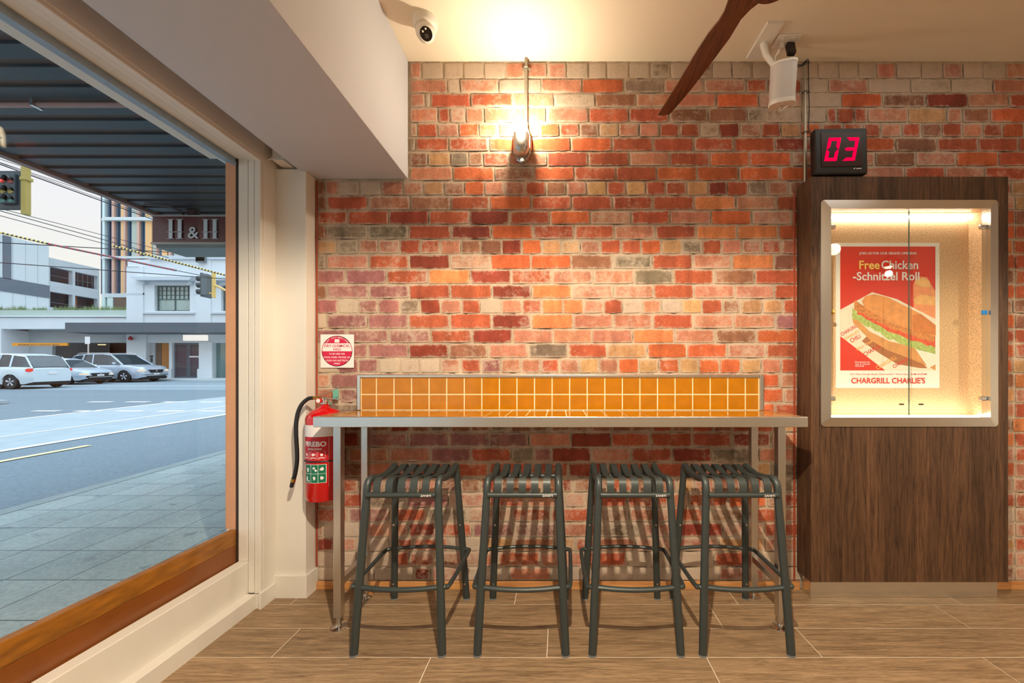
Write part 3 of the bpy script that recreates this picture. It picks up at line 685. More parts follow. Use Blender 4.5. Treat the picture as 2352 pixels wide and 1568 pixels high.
for (s_, a, b_, h, w, mb) in (("CHARGRILL", 230, 960, 34, 200, tr_), ("CHARLIE'S", 250, 1010, 26, 170, tor), ("CHILI", 290, 1050, 44, 110, tr_), ("GRILL CHAR", 380, 1110, 26, 190, tor), ("CHARLIE'S", 470, 1160, 44, 220, tr_), ("CHARGRILL", 600, 1290, 40, 230, tor), ("CHARLIE", 740, 1290, 36, 170, tr_)):
    T_(mb, s_, a, b_, h, w, .0006, rot=R(30), y=YT + .0018)
loc(tw, O).build('lettering', M['label_white'], t); loc(ty, O).build('lettering', mat('poster_yellow', (250, 214, 110), .5), t)
loc(tr_, O).build('lettering', mat('poster_red_ink', (206, 48, 34), .5), t); loc(tor, O).build('lettering', mat('poster_orange_ink', (236, 170, 90), .5), t)

# ================================================================== LED number display
t = thing('number_display', (1.560, 2.215, CZ1), 'black LED number display showing red 03 on top of the cabinet', 'display')
T = Matrix.Translation((0, 0, .004)) @ Matrix.Rotation(R(-1.0), 4, 'Y')
bx = MB(); bx.box(-.146, .146, -.050, -.004, .004, .258, M=T); bo = bx.build('housing', M['black_plastic'], t, bev=.009, seg=3)
fp = MB(); fp.box(-.112, .112, -.0525, -.0495, .045, .232, M=T); fp.build('screen', mat('dark_red_screen', (46, 4, 10), .25), t)
dg = MB()
def seg(cx, pts):
    dg.prism([(cx + a + .22 * (b_ - .14), b_) for a, b_ in pts], -.0540, -.0528, M=T)
for cx, on in ((-.050, 'abcdef'), (.050, 'abcdg')):
    w, h, k = .033, .064, .0085
    c0 = .139
    S_ = {'a': [(-w, c0 + h), (w, c0 + h), (w - 2 * k, c0 + h - 2 * k), (-w + 2 * k, c0 + h - 2 * k)], 'd': [(-w, c0 - h), (w, c0 - h), (w - 2 * k, c0 - h + 2 * k), (-w + 2 * k, c0 - h + 2 * k)],
          'g': [(-w + k, c0 - k), (w - k, c0 - k), (w, c0), (w - k, c0 + k), (-w + k, c0 + k), (-w, c0)],
          'b': [(w + .001, c0 + h - .002), (w + .001, c0 + .003), (w - k, c0 + .004), (w - 2 * k, c0 + 2 * k), (w - 2 * k, c0 + h - 2 * k - .002)],
          'c': [(w + .001, c0 - h + .002), (w + .001, c0 - .003), (w - k, c0 - .004), (w - 2 * k, c0 - 2 * k), (w - 2 * k, c0 - h + 2 * k + .002)],
          'f': [(-w - .001, c0 + h - .002), (-w - .001, c0 + .003), (-w + k, c0 + .004), (-w + 2 * k, c0 + 2 * k), (-w + 2 * k, c0 + h - 2 * k - .002)],
          'e': [(-w - .001, c0 - h + .002), (-w - .001, c0 - .003), (-w + k, c0 - .004), (-w + 2 * k, c0 - 2 * k), (-w + 2 * k, c0 - h + 2 * k + .002)]}
    for s_ in on: seg(cx, S_[s_])
dg.build('digits', M['digit'], t)
lg = MB(); 
for k_ in range(7): lg.box(.078 + k_ * .0042, .0813 + k_ * .0042, -.0535, -.053, .0285, .0335, M=T)
lg.prism([(.062, .028), (.068, .036), (.073, .034), (.068, .028)], -.0535, -.053, M=T); lg.build('lettering', M['label_white'], t)
MB().box(-.10, .10, -.03, .03, 0, .006).build('stand_foot', M['black_plastic'], t)

# ================================================================== conduits and wall lamp
def conduit(x, y, z0, z1, label, clamps, name='conduit_pipe', r=.009):
    t = thing(name, (x, y, z0), label, 'conduit')
    MB().tube([(0, 0, 0), (0, 0, z1 - z0)], r, 14).build('pipe', M['galv'], t, smooth=True)
    return t
t = conduit(-.195, 2.292, 2.70, 3.108, 'grey steel conduit from the ceiling down to the bulkhead wall lamp', None)
s_ = MB(); s_.box(-.026, .026, .006, .0125, .345, .358); s_.tube([(-.011, 0, .351), (-.009, -.010, .351), (0, -.0125, .351), (.009, -.010, .351), (.011, 0, .351)], .003, 6); s_.build('saddle_clamp', M['galv'], t)
MB().tube([(0, 0, 0), (0, 0, .03)], .0125, 14).build('coupling', M['galv'], t, smooth=True)
t = conduit(1.436, 2.290, CZ1 + .002, 3.09, 'grey steel conduit with black cable beside the number display', None)
cb = MB(); cb.tube([(.012, -.010, .73), (.012, -.012, .6), (.016, -.012, .45), (.012, -.012, .33), (.025, -.02, .27), (.06, -.04, .25)], .003, 6)
cb.tube([(-.09, -.01, .695), (-.05, -.02, .680), (-.01, -.01, .70), (.006, -.008, .735)], .0028, 6); cb.tube([(-.09, -.015, .70), (-.04, -.02, .69), (.0, -.01, .715)], .0024, 6)
cb.build('black_cable', M['black_rubber'], t, smooth=True)
for zz_ in (.715, .545, .31):
    MB().tube([(.016 * math.cos(a), -.002 + .014 * math.sin(a), zz_) for a in [2 * math.pi * k / 12 for k in range(13)]] + [(.024, -.008, zz_)], .0022, 5).build('cable_tie', M['black_rubber'], t)

t = thing('bulkhead_lamp', (-.218, 2.306, 2.610), 'lit oval bulkhead lamp with half eyelid shield on the bricks', 'lamp')
def oval(rx, rz, y, n=32): return [(rx * math.cos(2 * math.pi * k / n), y, rz * math.copysign(abs(math.sin(2 * math.pi * k / n)) ** .9, math.sin(2 * math.pi * k / n))) for k in range(n)]
def loftov(rs, mb, cap=True, n=32):
    vs = []; fs = []
    for r_ in rs: vs += oval(*r_)
    for i in range(len(rs) - 1):
        for j in range(n): fs.append((i * n + j, i * n + (j + 1) % n, (i + 1) * n + (j + 1) % n, (i + 1) * n + j))
    if cap: fs.append(tuple(range((len(rs) - 1) * n, len(rs) * n)))
    mb.add(vs, fs); return mb
loftov([(.056, .116, 0), (.057, .117, -.012), (.052, .112, -.022), (.046, .104, -.024)], MB()).build('base_plate', M['chrome'], t, smooth=True)
loftov([(.047, .106, -.024), (.045, .102, -.045), (.034, .084, -.066), (.022, .060, -.080), (.006, .02, -.085)], MB()).build('lamp_glass', M['lamp_glass'], t, smooth=True)
# eyelid: metal shell over the lower two thirds, open at the top
vs = []; fs = []; n = 22; ly_ = [(1, -.024), (1, -.060), (.95, -.082), (.80, -.098), (.52, -.108), (.2, -.111)]
for (k_, y) in ly_:
    w_ = .045 * k_
    vs.append((w_, y, .022 - (1 - k_) * .02))
    for q in range(n - 2): a = math.pi * q / (n - 3); vs.append((w_ * math.cos(a), y, -.045 - .060 * k_ * math.sin(a)))
    vs.append((-w_, y, .022 - (1 - k_) * .02))
for i in range(len(ly_) - 1):
    for j in range(n - 1): fs.append((i * n + j, i * n + j + 1, (i + 1) * n + j + 1, (i + 1) * n + j))
fs.append(tuple((len(ly_) - 1) * n + j for j in range(n)))
em = MB(); em.add(vs, fs); eo = em.build('eyelid_shield', M['steel_dark'], t, smooth=True, ang=60)
so = eo.modifiers.new('s', 'SOLIDIFY'); so.thickness = .002
MB().tube([(-.03, -.03, -.105), (0, -.034, -.121), (.03, -.03, -.105)], .004, 8).build('clip', M['chrome'], t, smooth=True)
lp = lamp('bulkhead_bulb', (-.218, 2.160, 2.71), 17.0, (1, .84, .62), .02)

# ================================================================== security camera on the ceiling
t = thing('security_camera', (-.700, 2.045, CEIL), 'white turret security camera on the ceiling by the bulkhead corner', 'camera')
MB().lathe([(.062, 0), (.062, -.030), (.058, -.040), (.052, -.046), (.030, -.047)], 32).build('base', M['white_plastic'], t, smooth=True)
Rm = Matrix.Rotation(R(-12), 4, 'Z') @ Matrix.Rotation(R(48), 4, 'X')
b_ = MB(); b_.ball((0, 0, -.062), .050, n=28); b_.build('ball_housing', M['white_plastic'], t, smooth=True)
fm = MB(); Tm = Matrix.Translation((.004, -.006, -.066)) @ Vector((0, 0, -1)).rotation_difference(Vector((.24, -.58, -.72)).normalized()).to_matrix().to_4x4()
fm.lathe([(.047, 0), (.043, -.035), (.036, -.049), (.031, -.052)], 28, M=Tm); fo = fm.build('camera_face', M['white_plastic'], t, smooth=True)
f2 = MB(); f2.lathe([(.031, -.0522), (.030, -.0535), (.002, -.0545)], 28, M=Tm); f2.build('lens_window', mat('gloss_black', (10, 9, 9), .08), t, smooth=True)
f3 = MB(); f3.box(-.009, .009, -.009 + .008, .009 + .008, -.057, -.054, M=Tm @ Matrix.Rotation(R(0), 4, 'Z')); f3.lathe([(.005, -.057), (.004, -.059), (.001, -.0585)], 16, M=Tm @ Matrix.Translation((0, .008, 0))); f3.build('lens', mat('lens_grey', (70, 66, 62), .2), t)
f4 = MB()
for (a, c_) in ((-.013, -.012), (.004, -.020)): f4.lathe([(.0048, -.0545), (.0044, -.0565), (.001, -.057)], 12, M=Tm @ Matrix.Translation((a, c_, 0)))
f4.build('infrared_led', M['white_plastic'], t, smooth=True)

# ================================================================== ceiling fan
t = thing('ceiling_fan', (.715, 1.30, 2.60), 'dark timber bladed ceiling fan, one blade reaching into view', 'fan')
L_ = [(1511, 265), (1535, 227), (1559, 188), (1597, 123), (1626, 79), (1650, 50), (1664, 26), (1673, 0), (1679, -22)]
R_ = [(1540, 261), (1564, 233), (1588, 205), (1632, 147), (1676, 88), (1702, 45), (1723, 23), (1748, 3), (1765, -14)]
def FP(p, z): Y = (z - CH) * F / (VY - p[1]); return Vector(((p[0] - VX) / F * Y, Y, z))
vs = []; fs = []; n = len(L_)
for i in range(n):
    u = i / (n - 1); tw_ = .012 + .014 * u
    a, b_ = FP(L_[i], 2.60 + tw_), FP(R_[i], 2.60 - tw_ * .3); c_ = (a + b_) / 2
    for (p, dz) in ((a, 0), (c_, -.006), (b_, 0), (b_, .006), (c_, .008), (a, .007)): vs.append(Vector(p) + Vector((0, 0, dz)) - Vector((.715, 1.30, 2.60)))
for i in range(n - 1):
    for j in range(6): fs.append((i * 6 + j, i * 6 + (j + 1) % 6, i * 6 + 6 + (j + 1) % 6, i * 6 + 6 + j))
fs += [tuple(range(5, -1, -1)), tuple(range(6 * n - 6, 6 * n))]
for k in range(3):
    bl = MB(); bl.add(vs, fs, M=Matrix.Rotation(R(120 * k), 4, 'Z')); bl.build('blade', M['fan_wood'], t, smooth=True, ang=50)
MB().lathe([(.001, -.05), (.07, -.045), (.095, -.01), (.095, .05), (.05, .08), (.014, .085), (.014, .46), (.05, .47), (.055, .51)], 32).build('motor_hub', M['fan_wood'], t, smooth=True)

# ================================================================== ceiling socket, speaker
t = thing('power_outlet', (1.255, 2.17, CEIL), 'white double power outlet with black adapter on the ceiling', 'outlet')
MB().box(-.063, .063, -.045, .045, -.010, 0).build('plate', M['white_plastic'], t, bev=.004)
sw = MB()
for dx in (-.03, .03): sw.box(dx - .006, dx + .006, -.035, -.022, -.014, -.010)
sw.build('switch', M['white_plastic'], t, bev=.001)
MB().tube([(-.020, .012, -.01), (-.020, .012, -.03), (-.02, .03, -.036), (-.03, .05, -.05), (-.035, .055, -.12), (-.06, .03, -.19)], [.014, .014, .009, .004, .0035, .003], 10).build('white_plug', M['white_plastic'], t, smooth=True)
ad = MB(); ad.box(-.022, .022, -.012, .018, -.085, -.010, M=Matrix.Translation((.028, .012, 0)) @ Matrix.Rotation(R(-14), 4, 'X')); ad.build('black_adapter', M['black_plastic'], t, bev=.008, seg=3)
t = thing('wall_speaker', (1.185, 2.08, 2.80), 'white loudspeaker hanging from a ceiling bracket near the cabinet', 'speaker')
T = Matrix.Rotation(R(-16), 4, 'Z') @ Matrix.Rotation(R(14), 4, 'X')
def rsec(w, d, r, n=7):
    o = []
    for (cx, cy, a0) in ((w - r, d - r, 0), (-w + r, d - r, 90), (-w + r, -d + r, 180), (w - r, -d + r, 270)):
        for k in range(n): a = R(a0 + 90 * k / (n - 1)); o.append((cx + r * math.cos(a), cy + r * math.sin(a)))
    return o
def ext(mb, sec, z0, z1, M_):
    n = len(sec); mb.add([(a, b_, z0) for a, b_ in sec] + [(a, b_, z1) for a, b_ in sec], [tuple(range(n - 1, -1, -1)), tuple(range(n, 2 * n))] + [(i, (i + 1) % n, (i + 1) % n + n, i + n) for i in range(n)], M=M_); return mb
ext(MB(), rsec(.0605, .056, .045), -.078, .083, T).build('grille', M['speaker_mesh'], t, smooth=True)
ext(MB(), rsec(.062, .0575, .046), -.100, -.079, T).build('end_cap', M['white_plastic'], t, smooth=True, ang=50)
ext(MB(), rsec(.062, .0575, .046), .083, .095, T).build('end_cap', M['white_plastic'], t, smooth=True, ang=50)
MB().lathe([(.005, -.1015), (.003, -.103), (.001, -.103)], 10, M=T).build('mount_screw', M['chrome'], t)
MB().tube([(0, .02, -.100), (-.008, .03, -.118), (.012, .02, -.112), (.03, .0, -.104)], .0035, 6, M=T).build('cable_loop', M['white_plastic'], t, smooth=True)
br = MB(); br.tube([(-.015, .03, .09), (-.03, .05, .15), (-.045, .08, .215), (-.05, .10, .30)], [.012, .014, .016, .02], 10); br.box(-.095, -.01, -.03, .205, .296, .310); br.build('ceiling_bracket', M['white_plastic'], t, smooth=True, ang=40)

# ================================================================== fire extinguisher and sign
EX, EY = -1.312, 2.190
t = thing('fire_extinguisher', (EX, EY, .57), 'red fire extinguisher with black hose hung between pier and table', 'extinguisher')
rb = .094
MB().lathe([(.070, .0), (.088, .004), (.090, .02), (.094, .028), (.094, .395)], 40).build('cylinder', M['red'], t, smooth=True)
MB().lathe([(.0944, .355), (.0944, .418)], 40, cap=False).build('white_band', M['label_white'], t, smooth=True)
MB().lathe([(.094, .395), (.094, .445), (.090, .462), (.070, .487), (.030, .506), (.022, .512), (.022, .522)], 40).build('shoulder', M['red'], t, smooth=True)
def patch(x0, x1, z0, z1, m, name, r=.0946, lab=None):
    vs = []; fs = []; n = 14
    for i in range(n + 1):
        a = (x0 + (x1 - x0) * i / n) / r; vs += [(r * math.sin(a), -r * math.cos(a), z0), (r * math.sin(a), -r * math.cos(a), z1)]
    for i in range(n): fs.append((2 * i, 2 * i + 2, 2 * i + 3, 2 * i + 1))
    mb = MB(); mb.add(vs, fs); o = mb.build(name, m, t)
    if lab: o['label'] = lab
    return o
patch(-.075, .075, .228, .352, M['label_red'], 'instruction_label')
patch(-.058, .060, .108, .208, M['label_white'], 'fire_class_label', .0949)
gm = MB()
for i in range(3):
    for j in range(2):
        xa = -.056 + i * .0385; za = .110 + j * .049
        vs = []; r = .0952
        for q in range(5):
            a = (xa + .0365 * q / 4) / r; vs += [(r * math.sin(a), -r * math.cos(a), za), (r * math.sin(a), -r * math.cos(a), za + .047)]
        gm.add(vs, [(2 * q, 2 * q + 2, 2 * q + 3, 2 * q + 1) for q in range(4)])
gm.build('fire_class_label', M['label_green'], t)
wm = MB(); rw = .0957
def wr(pts, mb=wm): mb.add([(rw * math.sin(a / rw), -rw * math.cos(a / rw), b_) for a, b_ in pts], [tuple(range(len(pts)))])
def blob(cx, cz, r_, n=7, k=.35, seed=0):
    r5 = random.Random(seed); wr([(cx + r_ * (1 + r5.uniform(-k, k)) * math.cos(2 * math.pi * i / n), cz + r_ * (1 + r5.uniform(-k, k)) * math.sin(2 * math.pi * i / n)) for i in range(n)])
wr([(-.046, .188), (-.030, .188), (-.033, .168), (-.043, .168)]); blob(-.001, .188, .008, 5, .2, 1); blob(.008, .177, .006, 9, .5, 2); blob(.038, .182, .009, 8, .4, 5)
wr([(-.048, .118), (-.038, .118), (-.038, .138), (-.041, .145), (-.045, .145), (-.048, .138)]); blob(-.030, .120, .005, 8, .5, 3); blob(.001, .135, .009, 11, .5, 4); blob(.038, .135, .009, 9, .4, 6)
def frame_(x0, x1, z0, z1, w=.0011):
    wr([(x0, z0), (x1, z0), (x1, z0 + w), (x0, z0 + w)]); wr([(x0, z1 - w), (x1, z1 - w), (x1, z1), (x0, z1)]); wr([(x0, z0), (x0 + w, z0), (x0 + w, z1), (x0, z1)]); wr([(x1 - w, z0), (x1, z0), (x1, z1), (x1 - w, z1)])
for k in range(3): frame_(-.065 + .042 * k, -.029 + .042 * k, .236, .276); blob(-.047 + .042 * k, .260, .008, 6, .4, 10 + k); wr([(-.060 + .042 * k, .241), (-.034 + .042 * k, .241), (-.034 + .042 * k, .245), (-.060 + .042 * k, .245)])
frame_(-.072, .072, .230, .350, .0009); frame_(-.072, .072, .085, .222, .0009)
text(wm, 'FIREBO', .0, 0, .305, .036, .118, .0012, wrap=rw); text(wm, 'INSTRUCTIONS', .0, 0, .286, .012, .075, .0004, wrap=rw); text(wm, 'IN 4', -.004, 0, .256, .012, .022, .0004, wrap=rw)
wm.build('lettering', M['label_white'], t)
MB().lathe([(.0955, .218), (.0975, .221), (.0955, .226)], 40, cap=False).build('hose_strap', M['black_rubber'], t, smooth=True)
vb = MB(); vb.lathe([(.014, .520), (.018, .525), (.018, .552), (.012, .558)], 20); vb.build('valve', M['chrome'], t, smooth=True)
def hr(x, z, a): return Matrix.Translation((x, 0, z)) @ Matrix.Rotation(R(a), 4, 'Y')
MB().box(0, .105, -.012, .012, -.002, .002, M=hr(-.02, .562, 6)).build('carry_handle', M['chrome'], t, bev=.0012)
MB().box(0, .115, -.011, .011, -.0015, .0015, M=hr(-.02, .575, -22)).build('squeeze_lever', M['chrome'], t, bev=.0012)
MB().box(0, .085, -.009, .009, -.0015, .0015, M=hr(.0, .552, 34)).build('lower_lever', M['chrome'], t, bev=.0012)
gg = MB(); gg.lathe([(.015, 0), (.015, .010), (.012, .012)], 20, M=Matrix.Translation((-.018, -.018, .545)) @ Matrix.Rotation(R(90), 4, 'X')); gg.build('gauge_ring', M['red'], t, smooth=True)
gg = MB(); gg.lathe([(.0115, .0125), (.001, .0128)], 20, M=Matrix.Translation((-.018, -.018, .545)) @ Matrix.Rotation(R(90), 4, 'X')); gg.build('gauge_dial', M['label_white'], t)
MB().tube([(-.02, -.02, .562), (-.048, -.025, .560)], .0095, 12).build('hose_fitting', M['brass'], t, smooth=True)
def sp(pts, n=6):
    P = [Vector(p) for p in pts]; out = []
    for i in range(len(P) - 1):
        p0, p1, p2, p3 = P[max(i - 1, 0)], P[i], P[i + 1], P[min(i + 2, len(P) - 1)]
        for k in range(n):
            u = k / n; out.append(.5 * ((2 * p1) + (-p0 + p2) * u + (2 * p0 - 5 * p1 + 4 * p2 - p3) * u * u + (-p0 + 3 * p1 - 3 * p2 + p3) * u ** 3))
    out.append(P[-1]); return out
MB().tube(sp([(-.048, -.025, .560), (-.075, -.03, .555), (-.103, -.045, .520), (-.118, -.055, .46), (-.120, -.06, .38), (-.114, -.06, .24), (-.123, -.06, .16), (-.134, -.06, .12)]), .0105, 12).build('hose', M['black_rubber'], t, smooth=True)
MB().tube([(-.133, -.06, .124), (-.138, -.06, .106)], .0115, 12).build('hose_ring', M['brass'], t, smooth=True)
MB().tube([(-.138, -.06, .106), (-.146, -.06, .078)], [.0105, .009], 12).build('nozzle', M['black_rubber'], t, smooth=True)
bk = MB(); bk.box(-.005, .028, .085, .090, .545, .602); bk.build('mount_bracket', mat('pale_green_zinc', (120, 190, 170), .4, .3), t, bev=.002)

t = thing('fire_sign', (-1.307, 2.303, 1.397), 'square white fire extinguisher sign with crimson disc on the bricks', 'sign')
MB().box(-.098, .098, 0, .004, -.098, .098).build('sign_plate', M['label_white'], t, bev=.001)
def disc(r_, z0=-9, z1=9, n=64):
    pts = []
    for k in range(n):
        a = 2 * math.pi * k / n; pts.append((r_ * math.cos(a), max(z0, min(z1, r_ * math.sin(a)))))
    return pts
mb = MB(); mb.prism(disc(.090, -1, -.001), -.0008, -.0002); mb.prism(disc(.090, .046, 1), -.0008, -.0002)
for k in range(64):
    a, b_ = 2 * math.pi * k / 64, 2 * math.pi * (k + 1) / 64
    mb.prism([(.090 * math.cos(a), .090 * math.sin(a)), (.090 * math.cos(b_), .090 * math.sin(b_)), (.087 * math.cos(b_), .087 * math.sin(b_)), (.087 * math.cos(a), .087 * math.sin(a))], -.0008, -.0002)
text(mb, 'DRY CHEMICAL', 0, -.001, .0235, .021, .152, .0003); text(mb, 'AB(E)', 0, -.001, .004, .019, .046, .0002)
mb.build('sign_disc', M['sign_crimson'], t)
mb = MB()
for s_, zz_, w_ in (('TO BE USED FOR', -.021, .094), ('WOOD, PAPER, TEXTILES, OIL', -.041, .158), ('LIQUID AND ELECTRICAL', -.060, .134), ('FIRES', -.078, .034)): text(mb, s_, 0, -.0014, zz_, .0135, w_, .0002)
arc = 'FIRE EXTINGUISHER'
for i, ch in enumerate(arc):
    if ch == ' ': continue
    a = R(148 - i * 116 / (len(arc) - 1)); text(mb, ch, .077 * math.cos(a), -.0014, .077 * math.sin(a), .011, None, .0003, rot=a - math.pi / 2)
mb.box(-.014, .014, -.0014, -.001, .050, .070)
mb.build('lettering', M['label_white'], t)
# ================================================================== the street
G0, GS = -.04, .0344
def gz(Y): return G0 + GS * Y
M['asphalt'] = mat('asphalt', (104, 118, 126), .85, var=.16, vscale=26, bump=.2, bscale=120)
M['asphalt2'] = mat('smooth_asphalt', (124, 138, 146), .85, var=.10, vscale=4)
M['tram'] = mat('tram_concrete', (150, 160, 164), .8, var=.07, vscale=3)
M['road_white'] = mat('road_white', (232, 234, 230), .7)
M['road_yellow'] = mat('road_yellow', (232, 216, 150), .7)
M['kerb'] = mat('bluestone_kerb', (134, 146, 146), .8, var=.1)
M['render_w'] = mat('white_render', (218, 224, 228), .8, var=.02, vscale=1)
M['render_w2'] = mat('white_trim', (200, 208, 214), .8)
M['dkgrey'] = mat('charcoal_cladding', (84, 94, 102), .6)
M['panel'] = mat('pale_panel', (196, 204, 206), .7, var=.03)
M['concrete'] = mat('pale_concrete', (176, 184, 188), .8, var=.05, vscale=1)
M['dark_in'] = mat('dark_interior', (54, 56, 62), .8)
M['brown_in'] = mat('brown_interior', (112, 92, 76), .8)
def pavemat():
    m = bpy.data.materials.new('paving'); m.use_nodes = True; n = m.node_tree; b = n.nodes['Principled BSDF']; L = n.links.new
    t = n.nodes.new('ShaderNodeTexCoord'); mp_ = n.nodes.new('ShaderNodeMapping'); mp_.inputs['Location'].default_value = (.04, -.155, 0); L(t.outputs['Object'], mp_.inputs[0])
    br = n.nodes.new('ShaderNodeTexBrick'); br.offset = 0; br.inputs['Scale'].default_value = 1; br.inputs['Mortar Size'].default_value = .004; br.inputs['Brick Width'].default_value = .362; br.inputs['Row Height'].default_value = .362
    br.inputs['Color1'].default_value = (*lin((146, 160, 160)), 1); br.inputs['Color2'].default_value = (*lin((160, 173, 172)), 1); br.inputs['Mortar'].default_value = (*lin((84, 92, 92)), 1); L(mp_.outputs[0], br.inputs[0])
    def nz_(s, d=6):
        z = n.nodes.new('ShaderNodeTexNoise'); z.inputs['Scale'].default_value = s; z.inputs['Detail'].default_value = d; z.inputs['Roughness'].default_value = .7; L(t.outputs['Object'], z.inputs[0]); return z
    z1, z2, z3 = nz_(2.2), nz_(45), nz_(5, 8)
    def mr_(z, a, b_, c, d):
        q = n.nodes.new('ShaderNodeMapRange'); L(z.outputs[0], q.inputs[0])
        for i, w in enumerate((a, b_, c, d)): q.inputs[i + 1].default_value = w
        return q.outputs[0]
    q = n.nodes.new('ShaderNodeMath'); q.operation = 'MULTIPLY'; L(mr_(z1, .3, .7, .85, 1.12), q.inputs[0]); L(mr_(z2, .35, .65, .82, 1.15), q.inputs[1])
    q2 = n.nodes.new('ShaderNodeMath'); q2.operation = 'MULTIPLY'; L(q.outputs[0], q2.inputs[0]); L(mr_(z3, .33, .40, .62, 1.0), q2.inputs[1])
    s_ = n.nodes.new('ShaderNodeVectorMath'); s_.operation = 'SCALE'; L(br.outputs[0], s_.inputs[0]); L(q2.outputs[0], s_.inputs['Scale']); L(s_.outputs[0], b.inputs['Base Color']); b.inputs['Roughness'].default_value = .8
    return m
M['paving'] = pavemat()
def slope_quad(mb, x0, x1, y0, y1, dz=0, th=.0, m=0):
    vs = [(x0, y0, gz(y0) + dz), (x1, y0, gz(y0) + dz), (x1, y1, gz(y1) + dz), (x0, y1, gz(y1) + dz)]
    if th:
        vs += [(a, b_, c - th) for a, b_, c in vs]; mb.add(vs, [(0, 1, 2, 3), (7, 6, 5, 4), (0, 4, 5, 1), (1, 5, 6, 2), (2, 6, 7, 3), (3, 7, 4, 0)], m)
    else: mb.add(vs, [(0, 1, 2, 3)], m)
KX = -4.70
mb = MB(); slope_quad(mb, -90, 30, -25, 70, -.115, .4); struct(mb.build('road', M['asphalt']))
mb = MB(); slope_quad(mb, KX, -1.905, -20, 9.0, 0, .3); slope_quad(mb, -1.91, 5.2, 2.6, 9.0, 0, .3); struct(mb.build('footpath', M['paving']))
mb = MB(); slope_quad(mb, -4.86, KX - .008, -20, 9.0, .002, .3); struct(mb.build('kerb', M['kerb']))
mb = MB(); slope_quad(mb, -13.0, -8.62, -20, 60, -.109, .004); struct(mb.build('tram_lane', M['tram']))
mb = MB(); slope_quad(mb, -90, 30, 18.5, 26.9, -.1085, .003); struct(mb.build('cross_road_surface', M['asphalt2']))
mb = MB(); slope_quad(mb, -90, 30, 27.0, 60, -.005, .12); struct(mb.build('far_footpath', M['panel']))
dz = -.1045
mk = MB()
slope_quad(mk, -8.75, -8.60, -15, 13.2, dz); slope_quad(mk, -10.30, -10.22, -15, 13.2, dz); slope_quad(mk, -13.06, -12.92, -15, 13.2, dz)
slope_quad(mk, -16.5, -12.0, 25.9, 26.0, dz); slope_quad(mk, -60, -14, 21.6, 21.72, dz)
for k in range(9): slope_quad(mk, -15.9 + k * 1.25, -15.15 + k * 1.25, 13.15, 13.38, dz)
for k in range(9): slope_quad(mk, -14.6 + k * 1.15, -13.9 + k * 1.15, 10.80, 10.98, dz)
tag(mk.build('road_marking', M['road_white']), 'white painted lane lines and crossing dashes on the road', 'road marking')
mk = MB(); slope_quad(mk, -7.86, -7.74, -6, 6.5, dz); tag(mk.build('road_marking', M['road_yellow']), 'pale yellow painted line on the near lane', 'road marking')
mb = MB(); slope_quad(mb, -26, -18.4, 12.2, 13.0, .0, .12); mb2 = MB(); mb2.lathe([(.42, -.1), (.40, .0), (.01, .005)], 24, M=Matrix.Translation((-18.4, 12.6, gz(12.6))))
mb.v += []; o = len(mb.v); mb.add(mb2.v, mb2.f); struct(mb.build('traffic_island', M['tram']))

# awning over the near footpath
AZ = 3.20
aw = MB(); k = 0; y = -4.0
while y < 5.55:
    aw.box(-4.86, -1.905, y, y + .105, AZ, AZ + .03, 0); aw.box(-4.86, -1.905, y + .105, y + .175, AZ + .022, AZ + .03, 1); y += .175
aw.box(-4.93, -4.86, -4.0, 5.56, AZ - .03, AZ + .30, 2); aw.box(-4.93, -1.9, -4, 5.6, AZ + .031, AZ + .06, 0)
struct(aw.build('awning', [mat('awning_grey', (72, 76, 78), .6, .2, var=.08, vscale=3), mat('awning_brown', (104, 84, 76), .7), mat('awning_fascia', (150, 116, 104), .6)]))
pp = thing('awning_pipe', (-3.4, 2.78, AZ - .03), 'thin pinkish pipe running across under the awning', 'pipe')
MB().tube([(-1.45, 0, 0), (1.48, 0, 0)], .018, 8).build('pipe', mat('pink_pipe', (170, 130, 120), .5), pp, smooth=True)
MB().box(-.32, -.30, -.03, .03, -.02, .03).build('saddle', M['steel_dark'], pp)
# neighbour's frontage past our brick wall, on the near side
struct(MB().box(-1.905, -1.86, 2.45, 9.0, -.1, 4.5).build('neighbour_wall', M['concrete']))
struct(MB().box(-1.905, -1.80, -4.8, YE - .01, -.1, 4.5).build('shopfront_wall', M['render_w']))
struct(MB().box(-1.905, -1.80, YE - .02, 2.45, 2.46, 4.5).build('shopfront_fascia', M['render_w']))
struct(MB().box(-1.905, -1.757, YE - .02, 2.45, -.2, .058).build('shopfront_plinth', M['render_w']))

# hanging sign
t = thing('hanging_sign', (-3.6, 4.5, 2.75), 'maroon hanging box sign with silver letters under the awning', 'sign')
MB().box(-1.075, 1.07, 0, .40, .012, .325).build('sign_box', mat('maroon_face', (96, 46, 50), .3), t, bev=.004)
mb = MB(); mb.box(-1.085, 1.08, -.012, .41, .0, .020); mb.box(-1.080, 1.075, -.008, .405, .318, .332); mb.build('trim_rail', mat('grey_rail', (176, 164, 156), .5), t)
MB().box(-1.05, 1.04, .02, .38, -.035, .0).build('sign_base', mat('grey_base', (120, 128, 126), .7), t)
sl = MB()
def Hh(cx, w):
    for s_ in (-1, 1): sl.box(cx + s_ * w - .021, cx + s_ * w + .021, -.016, -.010, .060, .282); sl.box(cx + s_ * w - .042, cx + s_ * w + .042, -.016, -.010, .280, .284); sl.box(cx + s_ * w - .042, cx + s_ * w + .042, -.016, -.010, .058, .062)
    sl.box(cx - w - .04, cx + w + .04, -.016, -.010, .134, .139)
Hh(-.800, .052); Hh(-.400, .052); text(sl, '&', -.598, -.014, .066, .19, .125, .002); sl.build('lettering', mat('silver_letter', (206, 208, 210), .35), t)
